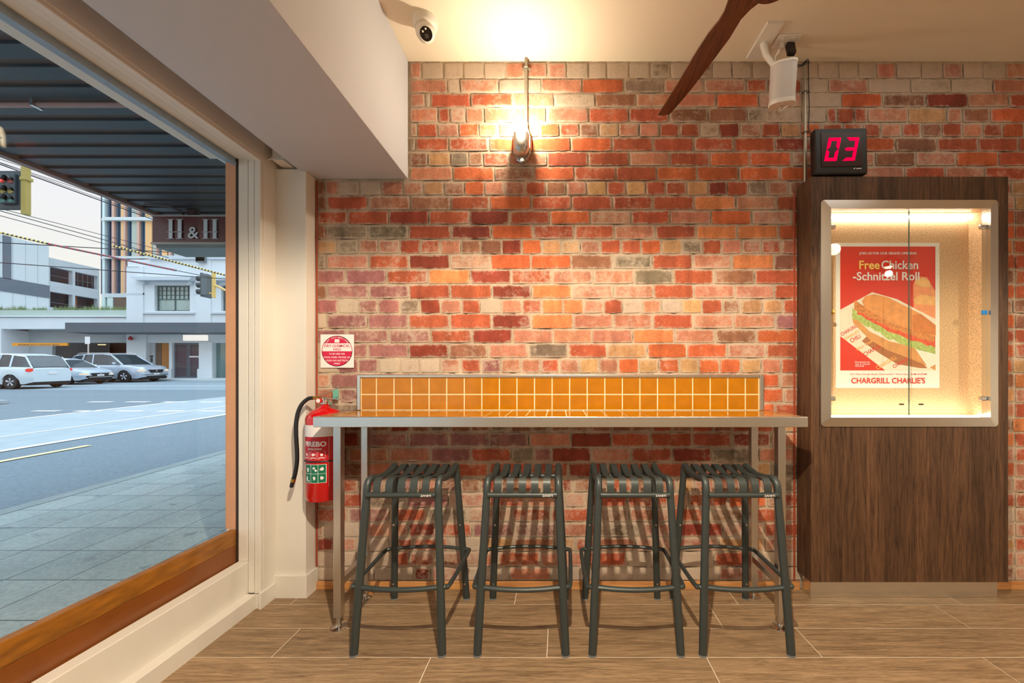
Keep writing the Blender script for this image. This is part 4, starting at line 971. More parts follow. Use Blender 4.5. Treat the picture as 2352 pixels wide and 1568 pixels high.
bk = MB(); bk.box(-.79, -.71, .12, .2, .33, .455); bk.box(.5, .58, .12, .2, .33, .455); bk.build('hanger', mat('dark_bracket', (74, 62, 58), .7), t)
MB().tube([(-1.10, -.06, .43), (-1.0, -.03, .435), (-.88, 0, .435), (-.80, .05, .40), (-.785, .10, .34)], .012, 8).build('conduit', mat('dark_bracket2', (92, 84, 80), .7), t, smooth=True)

# ------------------------------------------------------------------ far buildings
BY = 29.0; BS = F / BY
def bx_(p): return (p - VX) / BS
def bz_(p): return CH + (VY - p) / BS
def rect(a, b_, c, d): return (bx_(a), bx_(b_), bz_(d), bz_(c))
bt = thing('white_corner_building', (bx_(400), BY, gz(BY)), 'white rendered two storey building with multi pane window and dark canopy', 'building')
O = Vector((bx_(400), BY, gz(BY)))
GB = bz_(872)
holes = [rect(355, 436, 655, 714), rect(508, 590, 655, 714), rect(338, 388, 787, 868), rect(395, 460, 787, 868), rect(490, 560, 787, 868)]
mb = MB().holes(bx_(293), bx_(760), GB, bz_(596), holes, BY, BY + .35); mb.box(bx_(293), bx_(760), BY + .35, BY + 9, GB, bz_(596) - .0)
mb.box(bx_(293), bx_(322), BY - .12, BY + .3, bz_(613), bz_(612.5))
loc(mb, O).build('facade', M['render_w'], bt)
mb = MB(); mb.box(bx_(345), bx_(760), BY - .15, BY + .1, bz_(596), bz_(588)); mb.box(bx_(458), bx_(478), BY - .3, BY + .1, bz_(602), bz_(587)); mb.box(bx_(293), bx_(331), BY - .10, BY, bz_(677), bz_(673)); mb.box(bx_(448), bx_(485), BY - .10, BY, bz_(677), bz_(673))
mb.box(bx_(331), bx_(452), BY - .12, BY, bz_(721), bz_(717)); mb.box(bx_(487), bx_(600), BY - .12, BY, bz_(721), bz_(717))
loc(mb, O).build('cornice', M['render_w2'], bt)
mb = MB(); mb.box(bx_(293), bx_(331), BY - .08, BY, bz_(745), bz_(613)); mb.box(bx_(450), bx_(486), BY - .08, BY, bz_(745), bz_(596)); mb.box(bx_(293), bx_(338), BY - .08, BY, GB, bz_(768)); mb.box(bx_(460), bx_(490), BY - .12, BY, GB, bz_(785)); mb.box(bx_(458), bx_(492), BY - .18, BY, GB, bz_(847)); mb.box(bx_(387), bx_(396), BY - .1, BY, GB, bz_(847))
loc(mb, O).build('pilaster', M['render_w'], bt)
for (a, b_) in ((316, 456), (478, 560)):
    mb = MB(); mb.prism([(bx_(a), bz_(639)), (bx_(b_), bz_(639)), (bx_(b_ - 6), bz_(647)), (bx_(a + 14), bz_(647))], BY - .55, BY); mb.box(bx_(a + 20), bx_(a + 25), BY - .3, BY, bz_(654), bz_(647)); mb.box(bx_(b_ - 16), bx_(b_ - 11), BY - .3, BY, bz_(654), bz_(647))
    loc(mb, O).build('window_hood', M['render_w2'], bt)
gls = mat('reflective_pane', (150, 170, 166), .08, .0, spec=1, var=.25, vscale=.6)
frm = mat('grey_green_frame', (86, 104, 104), .5)
for (a, b_) in ((355, 436), (508, 590)):
    mb = MB(); x0, x1, z0, z1 = rect(a, b_, 655, 714); y = BY + .2
    mb.holes(x0, x1, z0, z1, [(x0 + .09, x1 - .09, z0 + .09, z1 - .07)], y, y + .06)
    mb.box((x0 + x1) / 2 - .03, (x0 + x1) / 2 + .03, y, y + .05, z0, z1); zm = bz_(686); mb.box(x0, x1, y, y + .05, zm - .03, zm + .03); mb.box(x0, x1, y, y + .05, bz_(676) - .015, bz_(676) + .015); mb.box(x0, x1, y, y + .05, bz_(666) - .015, bz_(666) + .015)
    for k in range(1, 8): xx_ = x0 + (x1 - x0) * k / 8; mb.box(xx_ - .015, xx_ + .015, y, y + .05, zm, z1)
    f_ = loc(mb, O).build('window_frame', frm, bt); loc(MB().box(x0, x1, y + .06, y + .08, z0, z1), O).build('pane', gls, f_)
mb = MB(); mb.box(bx_(212), bx_(760), BY - 1.6, BY, bz_(768), bz_(747)); loc(mb, O).build('canopy', M['dkgrey'], bt)
x0, x1, z0, z1 = rect(395, 460, 787, 868)
for a, b_ in ((x0, (x0 + x1) / 2 - .03), ((x0 + x1) / 2 + .03, x1)):
    dd = loc(MB().holes(a, b_, z0, z1, [(a + .12, b_ - .10, z0 + .15, z1 - .15)], BY + .18, BY + .24), O).build('door', M['dkgrey'], bt)
    lv = MB(); nz_ = 54
    for k in range(nz_): lv.box(a + .12, b_ - .1, BY + .2, BY + .23, z0 + .15 + (z1 - z0 - .3) * k / nz_, z0 + .15 + (z1 - z0 - .3) * (k + .7) / nz_)
    loc(lv, O).build('louvre', mat('plum_louvre', (96, 84, 92), .6), dd)
loc(MB().box((x0 + x1) / 2 - .03, (x0 + x1) / 2 + .03, BY + .18, BY + .26, z0, z1), O).build('door_post', M['dkgrey'], bt)
loc(MB().box(bx_(430), bx_(457), BY + .15, BY + .18, bz_(820.5), bz_(817)), O).build('door_plate', M['label_white'], bt)
x0, x1, z0, z1 = rect(338, 388, 787, 868)
mb = MB(); mb.box(bx_(362), x1, BY + .30, BY + .34, z0, z1); loc(mb, O).build('entry_panel', mat('ochre_panel', (176, 116, 52), .6), bt)
mb = MB(); mb.box(bx_(350), bx_(362), BY + .28, BY + .34, z0, z1); loc(mb, O).build('entry_side', M['brown_in'], bt)
mb = MB(); mb.box(x0, bx_(350), BY + .18, BY + .3, z0, z1); loc(mb, O).build('intercom_wall', M['concrete'], bt)
mb = MB(); mb.box(bx_(340), bx_(346), BY + .13, BY + .18, bz_(820), bz_(816)); mb.box(bx_(341.5), bx_(345), BY + .13, BY + .18, bz_(831), bz_(822)); loc(mb, O).build('intercom', M['dark_in'], bt)
x0, x1, z0, z1 = rect(490, 560, 787, 868)
loc(MB().box(x0, x1, BY + .25, BY + .3, z0, z1), O).build('shop_glass', mat('teal_shop_glass', (96, 124, 124), .1, spec=1), bt)
loc(MB().box(bx_(456), bx_(506), BY - 1.2, BY - 1.0, bz_(785), bz_(772.5)), O).build('light_box', emitter('light_box', (1, .98, .92), .9), bt)
loc(MB().lathe([(.05, .2), (.14, .05), (.14, -.05), (.02, -.1)], 12, M=Matrix.Translation((bx_(310), BY - .3, bz_(779)))), O).build('alarm_bell', mat('alarm_red', (180, 50, 50), .4), bt)

# podium car park entrance to its left
bt = thing('car_park_podium', (bx_(150), BY, gz(BY)), 'low white car park podium with dark entrance and planter on top', 'building')
O = Vector((bx_(150), BY, gz(BY)))
mb = MB(); mb.box(bx_(-900), bx_(293), BY, BY + .5, bz_(755), bz_(729)); mb.box(bx_(-900), bx_(293), BY - .1, BY + .4, bz_(728), bz_(725)); mb.box(bx_(-900), bx_(3), BY, BY + 7, GB, bz_(755)); mb.box(bx_(-900), bx_(293), BY + .5, BY + 8, bz_(745), bz_(730))
loc(mb, O).build('fascia', M['render_w'], bt)
mb = MB(); mb.box(bx_(-900), bx_(293), BY + .15, BY + .9, bz_(726), bz_(711)); loc(mb, O).build('planter', mat('pale_green_planter', (178, 192, 182), .8, var=.04), bt)
mb = MB(); mb.box(bx_(3), bx_(293), BY + 1.5, BY + 1.7, bz_(783), bz_(750)); mb.box(bx_(3), bx_(60), BY + 1.5, BY + 1.7, GB, bz_(783)); loc(mb, O).build('lintel_wall', M['concrete'], bt)
mb = MB(); mb.box(bx_(-500), bx_(292), BY + 7.5, BY + 7.7, GB, bz_(745)); mb.box(bx_(120), bx_(160), BY + 5, BY + 5.2, GB, bz_(745)); mb.box(bx_(3), bx_(292), BY + .5, BY + 8, bz_(747), bz_(745.5)); loc(mb, O).build('garage_wall', M['brown_in'], bt)
mb = MB(); mb.box(bx_(265), bx_(292), BY + 2.0, BY + 2.2, GB, bz_(783)); loc(mb, O).build('garage_door', mat('dark_brown_door', (70, 50, 44), .7), bt)
cl = MB()
for (a, b_, z) in ((155, 173, 787), (226, 243, 787.5), (250, 263, 789), (250, 263, 792), (268, 293, 786), (268, 293, 790)): cl.box(bx_(a), bx_(b_), BY + 1.9, BY + 1.96, bz_(z) - .03, bz_(z) + .03)
loc(cl, O).build('strip_light', emitter('garage_strip', (1, .78, .36), 1.6), bt)
hb = MB(); hb.box(bx_(40), bx_(166), BY - .3, BY - .2, bz_(794.5), bz_(788)); ho = loc(hb, O).build('height_bar', mat('orange_bar', (236, 150, 24), .5), bt)
hw = MB(); text(hw, 'MAXIMUM HEIGHT CLEARANCE LIMITED', bx_(102), BY - .31, bz_(793.6), .13, 3.0, .001); loc(hw, O).build('lettering', M['dkgrey'], ho)
def tufts(name, pts, m, label):
    g = MB(); r6 = random.Random(4)
    for (x, y, z, h) in pts:
        for k in range(12):
            a = r6.uniform(0, 6.28); d = r6.uniform(.02, .25); hh = h * r6.uniform(.6, 1.1); bx0 = x + r6.uniform(-.12, .12); by0 = y + r6.uniform(-.1, .1)
            tx_, ty_ = bx0 + d * math.cos(a), by0 + d * math.sin(a); w_ = .03
            g.add([(bx0 - w_, by0, z), (bx0 + w_, by0, z), (tx_, ty_, z + hh)], [(0, 1, 2)])
    return tag(g.build(name, m), label, 'plants', kind='stuff')
pts = []; p_ = -60
r8 = random.Random(11)
while p_ < 290:
    if not (86 < p_ < 104 or 48 < p_ < 54): pts.append((bx_(p_), BY + .5, bz_(711) - .02, r8.uniform(.25, .5)))
    p_ += 5
tufts('planter_grass', pts, mat('olive_grass', (120, 142, 92), .9, var=.3, vscale=3), 'low green grasses growing along the top of the white podium planter')

# panelled block and open car park behind, both facing the main street
PXp = -46.9
bt = thing('panelled_building', (PXp, 31, 3), 'pale panelled building with charcoal bands beyond the planter', 'building')
O = Vector((PXp, 31, 3))
ZT = 12.95
loc(MB().box(PXp - 8, PXp, 14, 36.0, 6.2, ZT), O).build('wall', M['panel'], bt)
mb = MB(); mb.box(PXp, PXp + .05, 33.0, 33.5, 9.3, ZT); mb.box(PXp, PXp + .05, 14, 36.02, 8.2, 9.35); loc(mb, O).build('charcoal_band', mat('slate_band', (92, 104, 114), .6), bt)
mb = MB()
for k in range(6): mb.box(PXp, PXp + .02, 31.2 + k * .8, 31.23 + k * .8, 6.3, ZT)
loc(mb, O).build('panel_joint', M['concrete'], bt)
bt = thing('open_car_park', (PXp, 42, 3), 'grey concrete car park with dark openings beside the striped tower', 'building')
O = Vector((PXp, 42, 3))
hs = [(36.08, 37.75, 9.8, 11.15), (37.95, 39.8, 9.8, 11.15), (36.08, 37.75, 7.4, 8.85), (37.95, 39.8, 7.4, 8.85)]
loc(MB().holes(36.02, 39.95, 6.2, 11.95, hs, PXp - .4, PXp, axis='x'), O).build('wall', M['concrete'], bt)
loc(MB().box(PXp - 6, PXp - 1.2, 36.02, 39.9, 6.2, 11.5).box(PXp - 3, PXp - .41, 39.80, 39.94, 6.2, 11.9), O).build('dark_deck', M['dark_in'], bt)
mb = MB()
for k in range(5): mb.box(PXp - .5, PXp - .44, 38.1 + k * .4, 38.14 + k * .4, 9.8, 11.15)
mb.box(PXp - .5, PXp - .44, 36.1, 39.8, 10.4, 10.45); mb.box(PXp - .5, PXp - .44, 36.1, 39.8, 7.9, 7.95); loc(mb, O).build('railing', M['dkgrey'], bt)
loc(MB().box(PXp - .9, PXp - .6, 38.2, 38.6, 7.4, 8.85), O).build('rust_panel', mat('rust_panel', (140, 86, 58), .7), bt)

# striped tower
TYv = 45.0; TS = F / TYv
def tx_(p): return (p - VX) / TS
def tz_(p): return CH + (VY - p) / TS
bt = thing('striped_tower', (tx_(330), TYv, 3), 'tall curved corner tower with blue glass and orange vertical stripes', 'building')
O = Vector((tx_(330), TYv, 3))
RAD = 1.6; XL = tx_(223); XRr = tx_(560)
def outline(off, n=10):
    pts = [(XRr, TYv - off)]
    for k in range(n + 1):
        a = R(270 - 90 * k / n); pts.append((XL + RAD + (RAD + off) * math.cos(a), TYv + RAD + (RAD + off) * math.sin(a)))
    pts.append((XL - off, TYv + 12)); pts.append((XRr, TYv + 12)); return pts
def slab(mb, off, z0, z1):
    p = outline(off); n = len(p); mb.add([(a, b_, z0) for a, b_ in p] + [(a, b_, z1) for a, b_ in p], [tuple(range(n)), tuple(range(2 * n - 1, n - 1, -1))] + [(i, (i + 1) % n, (i + 1) % n + n, i + n) for i in range(n)])
sb = MB(); SL = [(675, 684), (590, 595), (501, 508), (412, 419), (324, 331), (236, 243)]
for (a, b_) in SL: slab(sb, .35, tz_(b_), tz_(a))
loc(sb, O).build('floor_slab', mat('slab_white', (206, 214, 214), .7), bt)
cb = MB(); slab(cb, -.12, 1.0, tz_(236)); loc(cb, O).build('core_glass', mat('tower_glass', (84, 112, 134), .15, spec=.8, var=.2, vscale=.4, stretch=(3, 3, .1)), bt)
stripes = {'cream': [(303, 317), (351, 358), (400, 412)], 'orange': [(278, 286), (334, 349), (372, 384), (420, 440)], 'salmon': [(260, 265.5), (286.5, 291), (317.5, 323), (360, 364), (390, 395)], 'white': [(238.5, 244)], 'navy': [(249, 252), (270, 272), (296, 298), (326, 328), (232, 238)]}
sm = {'cream': mat('pale_glass', (176, 186, 176), .4), 'orange': mat('orange_panel', (236, 186, 128), .6), 'salmon': mat('salmon_fin', (208, 168, 150), .6), 'white': mat('white_fin', (208, 224, 224), .6), 'navy': mat('navy_mullion', (56, 78, 100), .5)}
for k_, lst in stripes.items():
    mb = MB()
    for (a, b_) in lst:
        pr = .16 if k_ in ('salmon', 'white') else .02
        mb.box(tx_(a), tx_(b_), TYv - pr, TYv + .2, tz_(675), tz_(240))
    if k_ == 'white':
        for ang in (205, 240):
            cx_, cy_ = XL + RAD + RAD * math.cos(R(ang)), TYv + RAD + RAD * math.sin(R(ang)); mb.box(cx_ - .12, cx_ + .12, cy_ - .12, cy_ + .12, tz_(675), tz_(240))
    loc(mb, O).build(k_ + '_stripe', sm[k_], bt)
mb = MB(); mb.box(tx_(240), tx_(248), TYv - .3, TYv, tz_(716), tz_(684)); mb.box(tx_(253), tx_(266), TYv - .3, TYv, tz_(716), tz_(684)); loc(mb, O).build('shop_window', mat('bright_glass', (206, 226, 220), .3), bt)
mb = MB(); mb.box(tx_(268), tx_(300), TYv - .3, TYv, tz_(716), tz_(684)); loc(mb, O).build('shop_door', M['brown_in'], bt)
# ground behind so the horizon closes
struct(MB().box(-90, -47, 36, 60, 2.0, 4.0).build('distant_block', M['concrete']))

# ------------------------------------------------------------------ traffic lights, street sign, wires
def signal_left():
    Y = 12.0; s = F / Y; cx = (24 - VX) / s; cz = CH + (VY - 437) / s
    t = thing('traffic_light', (cx, Y, cz), 'dark traffic light with lit red arrow and yellow strut at the left edge', 'traffic light')
    MB().box(-.34, .34, -.02, .04, -.60, .60).build('backing_board', mat('signal_board', (44, 56, 60), .5), t, bev=.11, seg=4)
    MB().box(-.20, .245, -.10, -.02, -.44, .48).build('lantern_box', mat('signal_box', (52, 66, 72), .5), t, bev=.02)
    for i, (zc, nm, m_) in enumerate(((.26, 'red_lens', mat('dull_red', (150, 60, 50), .3)), (-.05, 'amber_lens', mat('dull_amber', (160, 140, 70), .3)), (-.32, 'green_lens', mat('dull_green', (70, 130, 120), .3)))):
        for dx in (-.10, .14):
            l_ = MB().lathe([(.095, 0), (.09, .012), (.001, .03)], 18, M=Matrix.Translation((dx, -.10, zc)) @ Matrix.Rotation(R(90), 4, 'X')).build('lens', m_, t, smooth=True)
            vz = MB(); vs = []; fs = []
            for k in range(13):
                a = R(-10 + 200 * k / 12)
                for yy in (-.10, -.24): vs.append((dx + .105 * math.cos(a), yy, zc + .105 * math.sin(a)))
            for k in range(12): fs.append((2 * k, 2 * k + 1, 2 * k + 3, 2 * k + 2))
            vz.add(vs, fs); vo = vz.build('visor', M['black_plastic'], t, smooth=True)
            q = vo.modifiers.new('s', 'SOLIDIFY'); q.thickness = .006
    ar = MB(); ar.prism([(-.17, .24), (-.17, .28), (-.12, .28), (-.12, .33), (-.04, .26), (-.12, .19), (-.12, .24)], -.15, -.135); ar.build('red_arrow', emitter('red_arrow', (1, .08, .07), 2), t)
    ym = mat('signal_yellow', (166, 146, 74), .5)
    yb = MB(); yb.box(.345, .505, -.03, .10, -.74, .74); yb.box(.33, .55, -.05, .12, .30, .40); yb.build('yellow_strut', ym, t, bev=.01)
    arm = MB(); arm.tube([(.0, .12, .35), (-1.5, .3, .2), (-3.0, .5, -.3), (-3.4, .6, -1.2)], .07, 10); arm.tube([(-3.4, .6, -1.1), (-3.4, .6, gz(12.6) - cz - .1)], .09, 10); arm.build('mast', ym, t, smooth=True)
signal_left()
def signal_right():
    Y = 18.0; s = F / Y; cx = (470 - VX) / s; cz = CH + (VY - 653) / s
    t = thing('traffic_light', (cx, Y, cz), 'grey side-on traffic light with yellow mast in front of the white building', 'traffic light')
    MB().box(-.10, .17, -.08, .10, -.50, .48).build('lantern_box', mat('signal_box2', (92, 104, 108), .6), t, bev=.03)
    MB().box(-.17, -.09, -.06, .50, -.56, .54).build('backing_board', mat('signal_board2', (70, 80, 84), .6), t, bev=.03)
    for zc in (.30, 0, -.30): MB().tube([(-.16, .1, zc), (-.40, .1, zc - .01)], [.11, .125], 14, cap=False).build('visor', mat('signal_visor', (60, 66, 68), .6), t, smooth=True)
    ym = mat('signal_yellow2', (222, 184, 104), .5)
    yb = MB(); yb.tube([(.38, .05, -.60), (.38, .05, .60)], .075, 10); yb.box(.17, .38, .02, .08, .30, .36); yb.box(.17, .38, .02, .08, -.42, -.36); yb.tube([(.38, .05, .0), (1.0, .05, -.30), (1.9, .05, -.55)], .05, 8); yb.build('mast_arm', ym, t, smooth=True)
    yb = MB(); yb.tube([(1.9, .05, .1), (1.9, .05, gz(18) - cz - .12)], .08, 10); yb.build('pole', ym, t, smooth=True)
signal_right()
Y = 26.8; s = F / Y
t = thing('parking_sign', ((203 - VX) / s, Y, gz(Y) - .1), 'small white parking sign on a pole behind the silver cars', 'sign')
ph = CH + (VY - 773) / s - gz(Y) + .1
MB().tube([(0, 0, 0), (0, 0, ph)], .04, 8).build('pole', M['steel_dark'], t, smooth=True)
MB().box(-.17, .17, -.06, -.045, ph - .50, ph).build('sign_plate', M['label_white'], t)
def wire(name, p0, p1, Y0, Y1, r, m, label, grp=None, parts=None, sag=.0, e0=.35, e1=.5):
    a, b_ = PX(*p0, Y0), PX(*p1, Y1); d = b_ - a; A, B = a - d * e0, b_ + d * e1
    def at(u): p = A + (B - A) * u; return Vector((p.x, p.y, p.z - sag * 4 * u * (1 - u)))
    if parts is None:
        o = MB().tube([at(k / 10) for k in range(11)], r, 6).build(name, m, smooth=True); tag(o, label, 'wire', grp); return
wk = mat('wire_black', (40, 42, 48), .7)
LOWER = 'thin black overhead wires crossing the sky above the cars, slanting down to the right'
for i, (a, b_, r_, l_) in enumerate((((63, 386), (224, 439), .011, 'topmost thin overhead wire below the awning edge'), ((21, 380), (224, 447), .011, 'second thin overhead wire below the awning edge'), ((14, 379), (224, 454), .011, 'thin overhead wire just above the thick black one'), ((8, 380), (230, 460), .022, 'thick black overhead wire below the awning edge'),
                                     ((28, 486), (230, 538), .012, 'upper of three thin wires just under the left traffic light'), ((0, 484), (230, 548), .015, 'middle of three thin wires just under the left traffic light'), ((0, 495), (230, 557), .013, 'lowest of three thin wires just under the left traffic light'),
                                     ((0, 557), (230, 570), .018, 'nearly level black wire crossing over the red and white cable'), ((0, 603), (456, 636), .016, 'level black wire reaching the side-on traffic light'))):
    wire('overhead_wire', a, b_, 15, 17.5, r_, wk, l_, e1=.25 if i == 8 else .9)
def striped(name, p0, p1, Y0, Y1, r, mA, mB, n, label):
    a, b_ = PX(*p0, Y0), PX(*p1, Y1); q = MB()
    for k in range(n):
        u, v = k / n, (k + 1) / n; q.tube([a + (b_ - a) * u, a + (b_ - a) * v], r, 8, k % 2)
    tag(q.build(name, [mA, mB], smooth=True), label, 'cable')
yel, blk, rd, wh = mat('cable_yellow', (226, 200, 110), .6), mat('cable_black', (60, 60, 58), .6), mat('cable_red', (176, 74, 78), .6), mat('cable_grey', (110, 100, 104), .6)
striped('striped_cable', (-60, 520), (112, 560), 11.8, 12.1, .030, yel, blk, 34, 'yellow and black striped cable at the left, above the panelled building')
striped('striped_cable', (112, 560), (405, 621), 12.1, 13.5, .030, rd, wh, 50, 'red and grey striped cable crossing in front of the tower')
striped('striped_cable', (258, 564), (560, 643), 13, 14, .032, yel, blk, 80, 'yellow and black striped cable below the maroon hanging sign')
wire('overhead_wire', (405, 621), (470, 634), 13.5, 15, .012, wk, 'short wire between the red striped cable and the side-on traffic light', e0=0, e1=.3)
t = thing('roof_antenna_box', (bx_(468), BY + .6, bz_(590)), 'small grey box on the white building parapet', 'box')
MB().box(-.35, .35, -.9, -.76, -.45, .25).build('box', mat('grey_box', (110, 120, 122), .6), t)

# ------------------------------------------------------------------ cars
def car(name, label, L_, Wd, H, paint, wheel_r, wx_, hood, roofp, loc_, flip, lights=True, rails=False, plate=True, van=False):
    """x forward from rear bumper; hood=(x,z) upper body line; roofp=(x,z) greenhouse line"""
    t = thing(name, loc_, label, 'car', rz=math.pi if flip else 0)
    def ip(tab, x):
        for (a, b_) in zip(tab, tab[1:]):
            if a[0] <= x <= b_[0]: return a[1] + (b_[1] - a[1]) * (x - a[0]) / (b_[0] - a[0] + 1e-9)
        return tab[0][1] if x < tab[0][0] else tab[-1][1]
    hw = Wd / 2
    def halfw(x):
        e = min(x, L_ - x); return hw * (1 - .20 * max(0, 1 - e / .55) ** 2.2)
    n = 90; vs = []; fs = []; K = 11
    for i in range(n + 1):
        x = L_ * i / n; w = halfw(x); zt = ip(hood, x); zb = .24 + .10 * max(0, 1 - min(x, L_ - x) / .3)
        for wc in wx_:
            d = abs(x - wc)
            if d < wheel_r * 1.14: zb = max(zb, math.sqrt((wheel_r * 1.14) ** 2 - d * d) + wheel_r * .96)
        zb = min(zb, zt - .06)
        zm = zb + (zt - zb) * .45
        prof = [(w * .95, zb), (w, max(zb, .5)), (w, zm), (w * .985, zt - .10), (w * .93, zt - .015), (w * .5, zt + .012)]
        row = [(x, -a, b_) for a, b_ in prof] + [(x, a, b_) for a, b_ in prof[::-1][0:5]] + []
        row = [(x, -a, b_) for a, b_ in prof] + [(x, a, b_) for a, b_ in prof[::-1]]
        K = len(row); vs += row
    for i in range(n):
        for j in range(K - 1): fs.append((i * K + j, i * K + j + 1, (i + 1) * K + j + 1, (i + 1) * K + j))
    fs.append(tuple(range(K))); fs.append(tuple(range(n * K + K - 1, n * K - 1, -1)))
    b = MB(); b.add(vs, fs); b.build('body', paint, t, smooth=True, ang=40)
    MB().box(.15, L_ - .15, -hw * .80, hw * .80, .18, .62).build('underbody', M['black_plastic'], t)
    vs = []; fs = []; mt = []; n = 60; xa, xb = roofp[0][0], roofp[-1][0]; g = MB(); rf = MB()
    rows = []
    for i in range(n + 1):
        x = xa + (xb - xa) * i / n; zr = ip(roofp, x); zb = ip(hood, x) - .03; w = halfw(x) * .93; k = max(0, min(1, (zr - zb) / .5)); wt = w * (1 - .20 * k)
        rows.append([(x, -w, zb), (x, -wt, max(zb, zr - .05)), (x, -wt * .93, zr), (x, 0, zr + .015), (x, wt * .93, zr), (x, wt, max(zb, zr - .05)), (x, w, zb)])
    for i in range(n):
        sl = abs(ip(roofp, xa + (xb - xa) * (i + 1) / n) - ip(roofp, xa + (xb - xa) * i / n)) / ((xb - xa) / n)
        for j in range(6):
            q = [rows[i][j], rows[i][j + 1], rows[i + 1][j + 1], rows[i + 1][j]]
            top = j in (1, 2, 3, 4)
            (rf if (top and sl < .28) else g).add(q, [(0, 1, 2, 3)])
    gm_ = mat('car_glass', (40, 54, 60), .06, spec=1)
    g.build('windows', gm_, t); rf.build('roof', paint, t, smooth=True, ang=60)
    # pillars
    pl = MB()
    ps = [p[0] for p in roofp]
    def pil(xb_, xt_, r=.035):
        for s_ in (-1, 1):
            zb = ip(hood, xb_) - .02; zt = ip(roofp, xt_) - .05; w0 = halfw(xb_) * .935; w1 = halfw(xt_) * .93 * .81
            pl.tube([(xb_, s_ * w0, zb), (xt_, s_ * w1, zt)], r, 8)
    x2 = [p for p in roofp]
    pil(roofp[-1][0] - .02, roofp[-2][0]); pil(roofp[0][0] + .03, roofp[1][0]); m_ = (roofp[1][0] + roofp[-2][0]) / 2
    pil(m_ + .1, m_ + .02); pil(roofp[1][0] + .55, roofp[1][0] + .6, .04)
    pl.build('pillars', paint, t, smooth=True)
    for wc in wx_:
        for s_ in (-1, 1):
            T_w = Matrix.Translation((wc, s_ * (hw - .105), wheel_r)) @ Matrix.Rotation(R(90), 4, 'X')
            w_ = MB().lathe([(wheel_r * .60, -.10), (wheel_r * .93, -.105), (wheel_r, -.07), (wheel_r, .07), (wheel_r * .93, .105), (wheel_r * .60, .10)], 28, M=T_w); wo_ = w_.build('wheel', M['black_rubber'], t, smooth=True)
            r_ = MB(); sg = 1 if s_ < 0 else -1
            r_.lathe([(wheel_r * .62, .085 * sg), (wheel_r * .60, .10 * sg), (wheel_r * .56, .095 * sg), (wheel_r * .55, .04 * sg)], 28, M=T_w, cap=False)
            for q in range(5):
                a = 2 * math.pi * q / 5 + .3
                for da in (-.13, .13): r_.tube([(.03 * math.cos(a), .03 * math.sin(a), .085 * sg), (wheel_r * .58 * math.cos(a + da), wheel_r * .58 * math.sin(a + da), .088 * sg)], .024, 6, M=T_w)
            r_.lathe([(.055, .095 * sg), (.01, .10 * sg)], 12, M=T_w); r_.build('rim', mat('alloy', (196, 200, 204), .35, .2), wo_, smooth=True)
    # front: lamps, grille, plate, lower intake
    zh = ip(hood, L_ - .12) - .13
    for s_ in (-1, 1):
        hl = MB(); hl.ball((L_ - .26, s_ * (hw - .27), zh), 1, sc_=(.27, .23, .10)); hl.build('headlight', emitter('headlight', (1, .86, .66), .9) if lights else mat('headlamp_glass', (210, 214, 216), .1), t, smooth=True)
        tl_ = MB(); tl_.ball((.14, s_ * (hw - .20), ip(hood, .1) - .16), 1, sc_=(.14, .17, .10)); tl_.build('tail_light', emitter('tail_light', (1, .10, .09), .8) if not lights else mat('tail_lens', (150, 20, 24), .2), t, smooth=True)
        mi = MB(); xm = roofp[-1][0] - .42; mi.ball((xm, s_ * (hw + .07), ip(hood, xm) + .09), 1, sc_=(.07, .11, .075)); mi.build('side_mirror', paint, t, smooth=True)
    fz = zh - .02
    gr = MB(); gr.prism([(-.46, fz + .08), (.46, fz + .08), (.36, fz - .12), (-.36, fz - .12)], 0, .08, M=Matrix.Translation((L_ + .03, 0, 0)) @ Matrix.Rotation(R(90), 4, 'Z')); gr.build('grille', M['black_plastic'], t)
    gr = MB(); gr.box(L_ - .06, L_ + .025, -.62, .62, .30, .42); gr.build('lower_intake', M['black_plastic'], t, bev=.02)
    ch_ = MB(); ch_.box(L_ + .012, L_ + .034, -.60, .60, .41, .44); ch_.lathe([(.055, 0), (.05, .02), (.001, .022)], 16, M=Matrix.Translation((L_ + .022, 0, fz)) @ Matrix.Rotation(R(90), 4, 'Y')); ch_.build('chrome_trim', M['chrome'], t, smooth=True)
    if plate:
        MB().box(L_ + .01, L_ + .035, -.18, .18, .48, .58).build('number_plate', M['label_white'], t)
        MB().box(-.03, .0, -.18, .18, .72, .83).build('number_plate', M['label_white'], t)
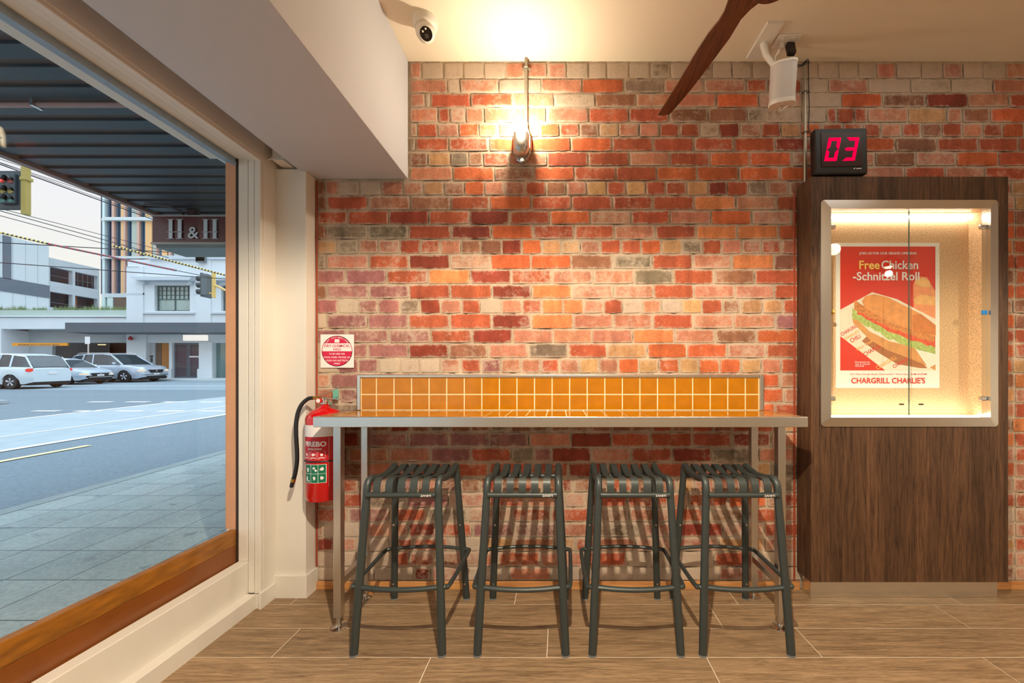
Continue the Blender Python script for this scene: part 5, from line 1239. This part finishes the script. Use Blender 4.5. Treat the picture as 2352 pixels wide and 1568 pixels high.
    if rails:
        rr = MB()
        for s_ in (-1, 1): rr.tube([(roofp[1][0] + .1, s_ * hw * .72, H - .03), (roofp[1][0] + .3, s_ * hw * .73, H + .035), (roofp[-2][0] - .2, s_ * hw * .73, H + .035), (roofp[-2][0], s_ * hw * .72, H - .03)], .02, 6)
        rr.build('roof_rail', M['steel_dark'], t, smooth=True)
    t.rotation_euler = (GSA if not flip else -GSA, 0, math.pi if flip else 0)
    return t
GSA = math.atan(GS)
silver = mat('silver_paint', (186, 196, 208), .28, .35, coat=.6)
silver2 = mat('pale_silver_paint', (190, 202, 214), .28, .3, coat=.6)
whitep = mat('light_paint', (206, 218, 224), .3, .1, coat=.5)
def groundat(Y): return gz(Y) - .106
yw = 25.85
car('suv', 'silver sport utility car waiting furthest right, in front of the white building', 5.0, 1.96, 1.83, silver, .375, (1.02, 3.92),
    [(0, .95), (.15, 1.08), (1.0, 1.12), (3.35, 1.10), (3.7, 1.13), (4.3, 1.09), (4.75, 1.0), (4.93, .82), (5.0, .62)], [(.12, 1.12), (.62, 1.74), (1.4, 1.82), (2.4, 1.83), (2.95, 1.76), (3.85, 1.10)], (-27.65 - 3.92, yw, groundat(yw)), False, rails=True)
yw = 23.4
car('sedan', 'silver small car with headlights on behind the nearer car', 4.45, 1.76, 1.53, silver2, .315, (.85, 3.50),
    [(0, .85), (.12, .95), (.6, 1.0), (2.9, .97), (3.25, .99), (3.9, .90), (4.25, .80), (4.4, .66), (4.45, .5)], [(.30, .98), (1.0, 1.42), (1.7, 1.53), (2.3, 1.52), (2.7, 1.42), (3.50, .93)], (-28.35 - 3.5, yw, groundat(yw)), False)
yw = 19.9
car('hatchback', 'pale car with red tail lights driving away at the left edge', 4.6, 1.86, 1.74, whitep, .35, (.9, 3.65),
    [(0, .98), (.10, 1.08), (.9, 1.10), (3.0, 1.08), (3.35, 1.08), (4.0, 1.02), (4.4, .9), (4.55, .74), (4.6, .55)], [(.02, 1.08), (.38, 1.62), (1.2, 1.73), (2.1, 1.74), (2.65, 1.66), (3.5, 1.06)], (-25.7, yw, groundat(yw)), True, lights=False)
